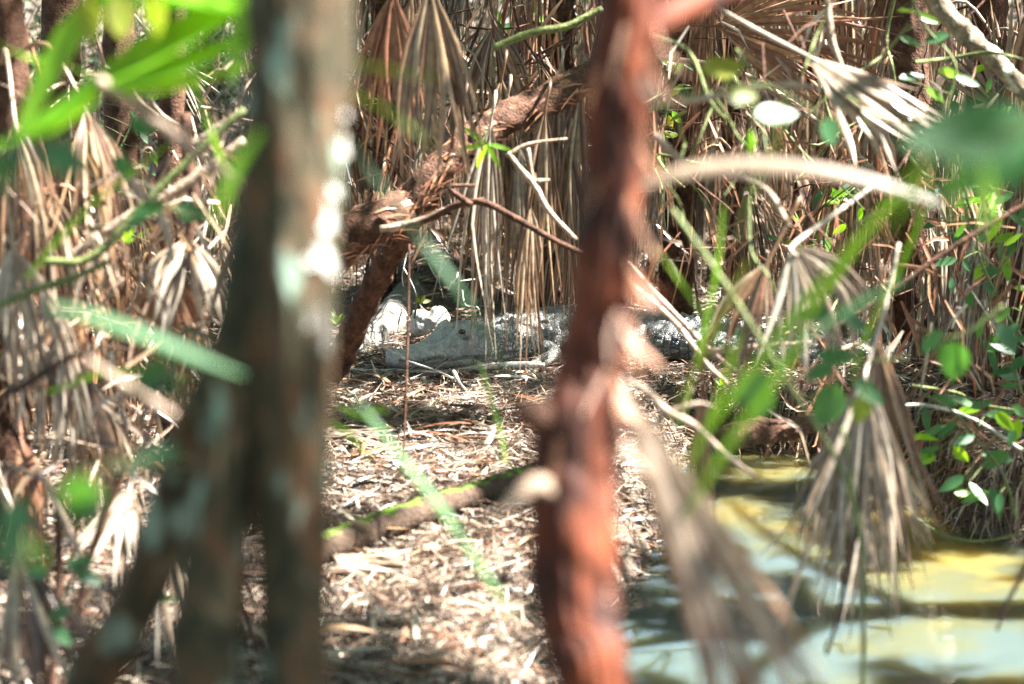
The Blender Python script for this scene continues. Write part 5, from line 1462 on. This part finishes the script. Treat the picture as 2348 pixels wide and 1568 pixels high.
plant("leafy_shrub", "small-leaved green shrub on the right bank above the water", [(2330, 1190, 9.0), (2300, 1090, 9.0), (2240, 1010, 9.0), (2180, 940, 9.0), (2110, 900, 9.0)], 4,
      [(2150 + random.uniform(-70, 190), 1000 + random.uniform(-110, 130), random.uniform(-40, 200), random.uniform(40, 75), random.uniform(18, 30), 9.0 + random.uniform(-.25, .25), random.choice(['green', 'green', 'green', 'strap'])) for _ in range(30)], 'green', "shrub")
plant("leafy_shrub", "thin green shrub at the right edge in mid height", [(2360, 800, 10.2), (2290, 690, 10.2), (2240, 560, 10.2), (2260, 430, 10.2)], 4,
      [(2250 + random.uniform(-70, 90), 610 + random.uniform(-200, 170), random.uniform(-40, 200), random.uniform(35, 65), random.uniform(14, 26), 10.2 + random.uniform(-.25, .25), random.choice(['green', 'green', 'strap'])) for _ in range(26)], 'green', "shrub")
def scatter_shrub(label, stem, n, sx, sy, size, mats):
    d = stem[0][2]
    pts, _ = resample(np.array(stem, float), np.ones(len(stem)), 6)
    lv_ = []
    for _ in range(n):
        q = pts[random.randrange(2, len(pts))]
        lv_.append((q[0] + random.gauss(0, sx), q[1] + random.gauss(0, sy), random.uniform(-50, 210), random.uniform(.6, 1.2) * size, random.uniform(.3, .45) * size, q[2] + random.gauss(0, .06), random.choice(mats)))
    plant("leafy_shrub", label, stem, 4, lv_, 'green', "shrub")


scatter_shrub("sparse small-leaved shrub under the lichen-crusted branch at the top right", [(2260, 620, 10.8), (2230, 500, 10.8), (2200, 380, 10.8), (2240, 260, 10.8), (2300, 200, 10.8)], 26, 45, 30, 52, ['green', 'strap', 'green'])
scatter_shrub("little bright shrub behind the drooping grey fan", [(1900, 620, 11.6), (1890, 540, 11.6), (1920, 470, 11.6), (1960, 430, 11.6)], 22, 45, 26, 44, ['strap', 'green'])
scatter_shrub("sparse green shrub behind the blades at the upper left", [(230, 520, 11.8), (250, 400, 11.8), (300, 290, 11.8), (330, 200, 11.8)], 30, 60, 40, 44, ['green', 'green', 'strap'])
scatter_shrub("green creeper by the red trunk's upper right side", [(1530, 420, 12.0), (1520, 300, 12.0), (1540, 180, 12.0), (1530, 90, 12)], 22, 26, 30, 44, ['strap', 'yellow', 'green'])
scatter_shrub("low green shoots at the left edge, beneath the blue-green leaves", [(60, 560, 9.8), (80, 480, 9.8), (120, 420, 9.8)], 16, 50, 30, 44, ['strap', 'green'])
scatter_shrub("dark green shoots at the right edge above the bank", [(2340, 900, 9.6), (2320, 800, 9.6), (2340, 700, 9.6)], 16, 40, 34, 56, ['green'])
scatter_shrub("dim green bush at the top between the tan fan and the red trunk", [(1180, 220, 14.5), (1190, 130, 14.5), (1220, 40, 14.5), (1260, -30, 14.5)], 26, 60, 30, 36, ['green', 'strap'])
plant("leaf_star", "small bright green star of narrow leaves hanging in the middle", [(1110, 300, 9.2), (1115, 330, 9.2)], 3, [(1115, 330, a, 70, 13) for a in (10, 60, 115, 170, 215)], 'strap', "seedling")
plant("leaf_seedling", "tiny yellow-green seedling beside the white stone", [(950, 730, 12.2), (955, 700, 12.2), (962, 690, 12.2)], 3, [(960, 698, -60, 26, 14), (965, 692, -10, 26, 12), (960, 700, -110, 22, 11)], 'yellow', "seedling")


def tuft(label, x, y, d, n, L, mat='strap'):
    b = P(x, y, d)
    t = thing("grass_tuft", label, "grass tuft", b, "small green grass tufts")
    for i in range(n):
        a = random.uniform(0, 2 * math.pi); e = random.uniform(.5, 1.3)
        d0 = np.array([math.cos(a) * math.cos(e), math.sin(a) * math.cos(e), math.sin(e)])
        l = L * random.uniform(.6, 1.1)
        pts = np.array([b + d0 * l * k + np.array([0, 0, -.35 * l * k * k]) for k in np.linspace(0, 1, 5)])
        q = MB(); q.ribbon(pts, np.array([.007, .009, .008, .005, .001]), unit(np.cross(d0, [0, 0, 1])), fold=.1)
        q.build("blade", M[mat], t)


tuft("grass tuft between the grey trunk and the leaning stem", 770, 745, 12.2, 14, .14)
tuft("spiky green palm seedling above the drooping grey fan", 1840, 545, 13.2, 22, .34)
tuft("green tuft low on the left under the blue-green leaves", 240, 470, 9.6, 18, .26)
tuft("tuft of green blades by the crumpled pale leaf on the left", 290, 560, 8.8, 14, .18)
tuft("pale little tuft on the dark litter below the crocodile's tail", 1650, 885, 11.2, 10, .09)

# larger fallen leaves lying on top of the litter
def zone(g):
    v = g - C0
    dd = float(v @ FWD)
    x, y = VW / 2 + F * v[0] / dd, VH / 2 - F * float(v @ UP) / dd
    row = ["below the crocodile's jaw", "behind the mossy log", "in front of the mossy log", "near the bottom edge"][0 if y < 990 else 1 if y < 1200 else 2 if y < 1400 else 3]
    side = [", close to the grey trunk", ", in the open middle", ", close to the red trunk"][0 if x < 880 else 1 if x < 1060 else 2]
    return " " + row + side


proto = []
for k in range(5):
    q = MB()
    L = .2 + .03 * k
    tt = np.linspace(0, 1, 7)
    pts = np.array([[L * (u - .5), .02 * math.sin(u * 3 + k), .018 * math.sin(u * 3.1) + .004 * k * u] for u in tt])
    q.ribbon(pts, .026 * np.maximum(np.sin(np.pi * tt) ** .7, .05), (0, 1, 0), fold=.2)
    proto.append(q)
mats = ['litter', 'flake', 'deadgrey', 'dead', 'deadrust']
meshes = []
for k, q in enumerate(proto):
    o = q.build("fallen_leaf", M[mats[k]])
    meshes.append(o.data)
    bpy.data.objects.remove(o)
for i in range(90):
    for _ in range(20):
        g = G(random.uniform(755, 1230), random.uniform(880, 1560))
        if float(sdist(np.array(g[0]), np.array(g[1]))) < -.05:
            break
    o = bpy.data.objects.new("fallen_leaf", meshes[i % 5])
    COL.objects.link(o)
    o.location = (g[0], g[1], float(height(g[0], g[1])) + random.uniform(.035, .06))
    o.rotation_euler = (random.gauss(0, .25), random.gauss(0, .15), random.uniform(0, 6.28))
    sc = random.uniform(.55, 1.05)
    o.scale = (sc, sc, sc)
    tag(o, ["brown curled strip leaf", "reddish papery strip", "bleached strip leaf", "tan strip leaf", "rusty strip leaf"][i % 5] + zone(g), "fallen leaf", "larger fallen leaves on the litter")

for o in bpy.data.objects:
    if "_o" in o:
        del o["_o"]
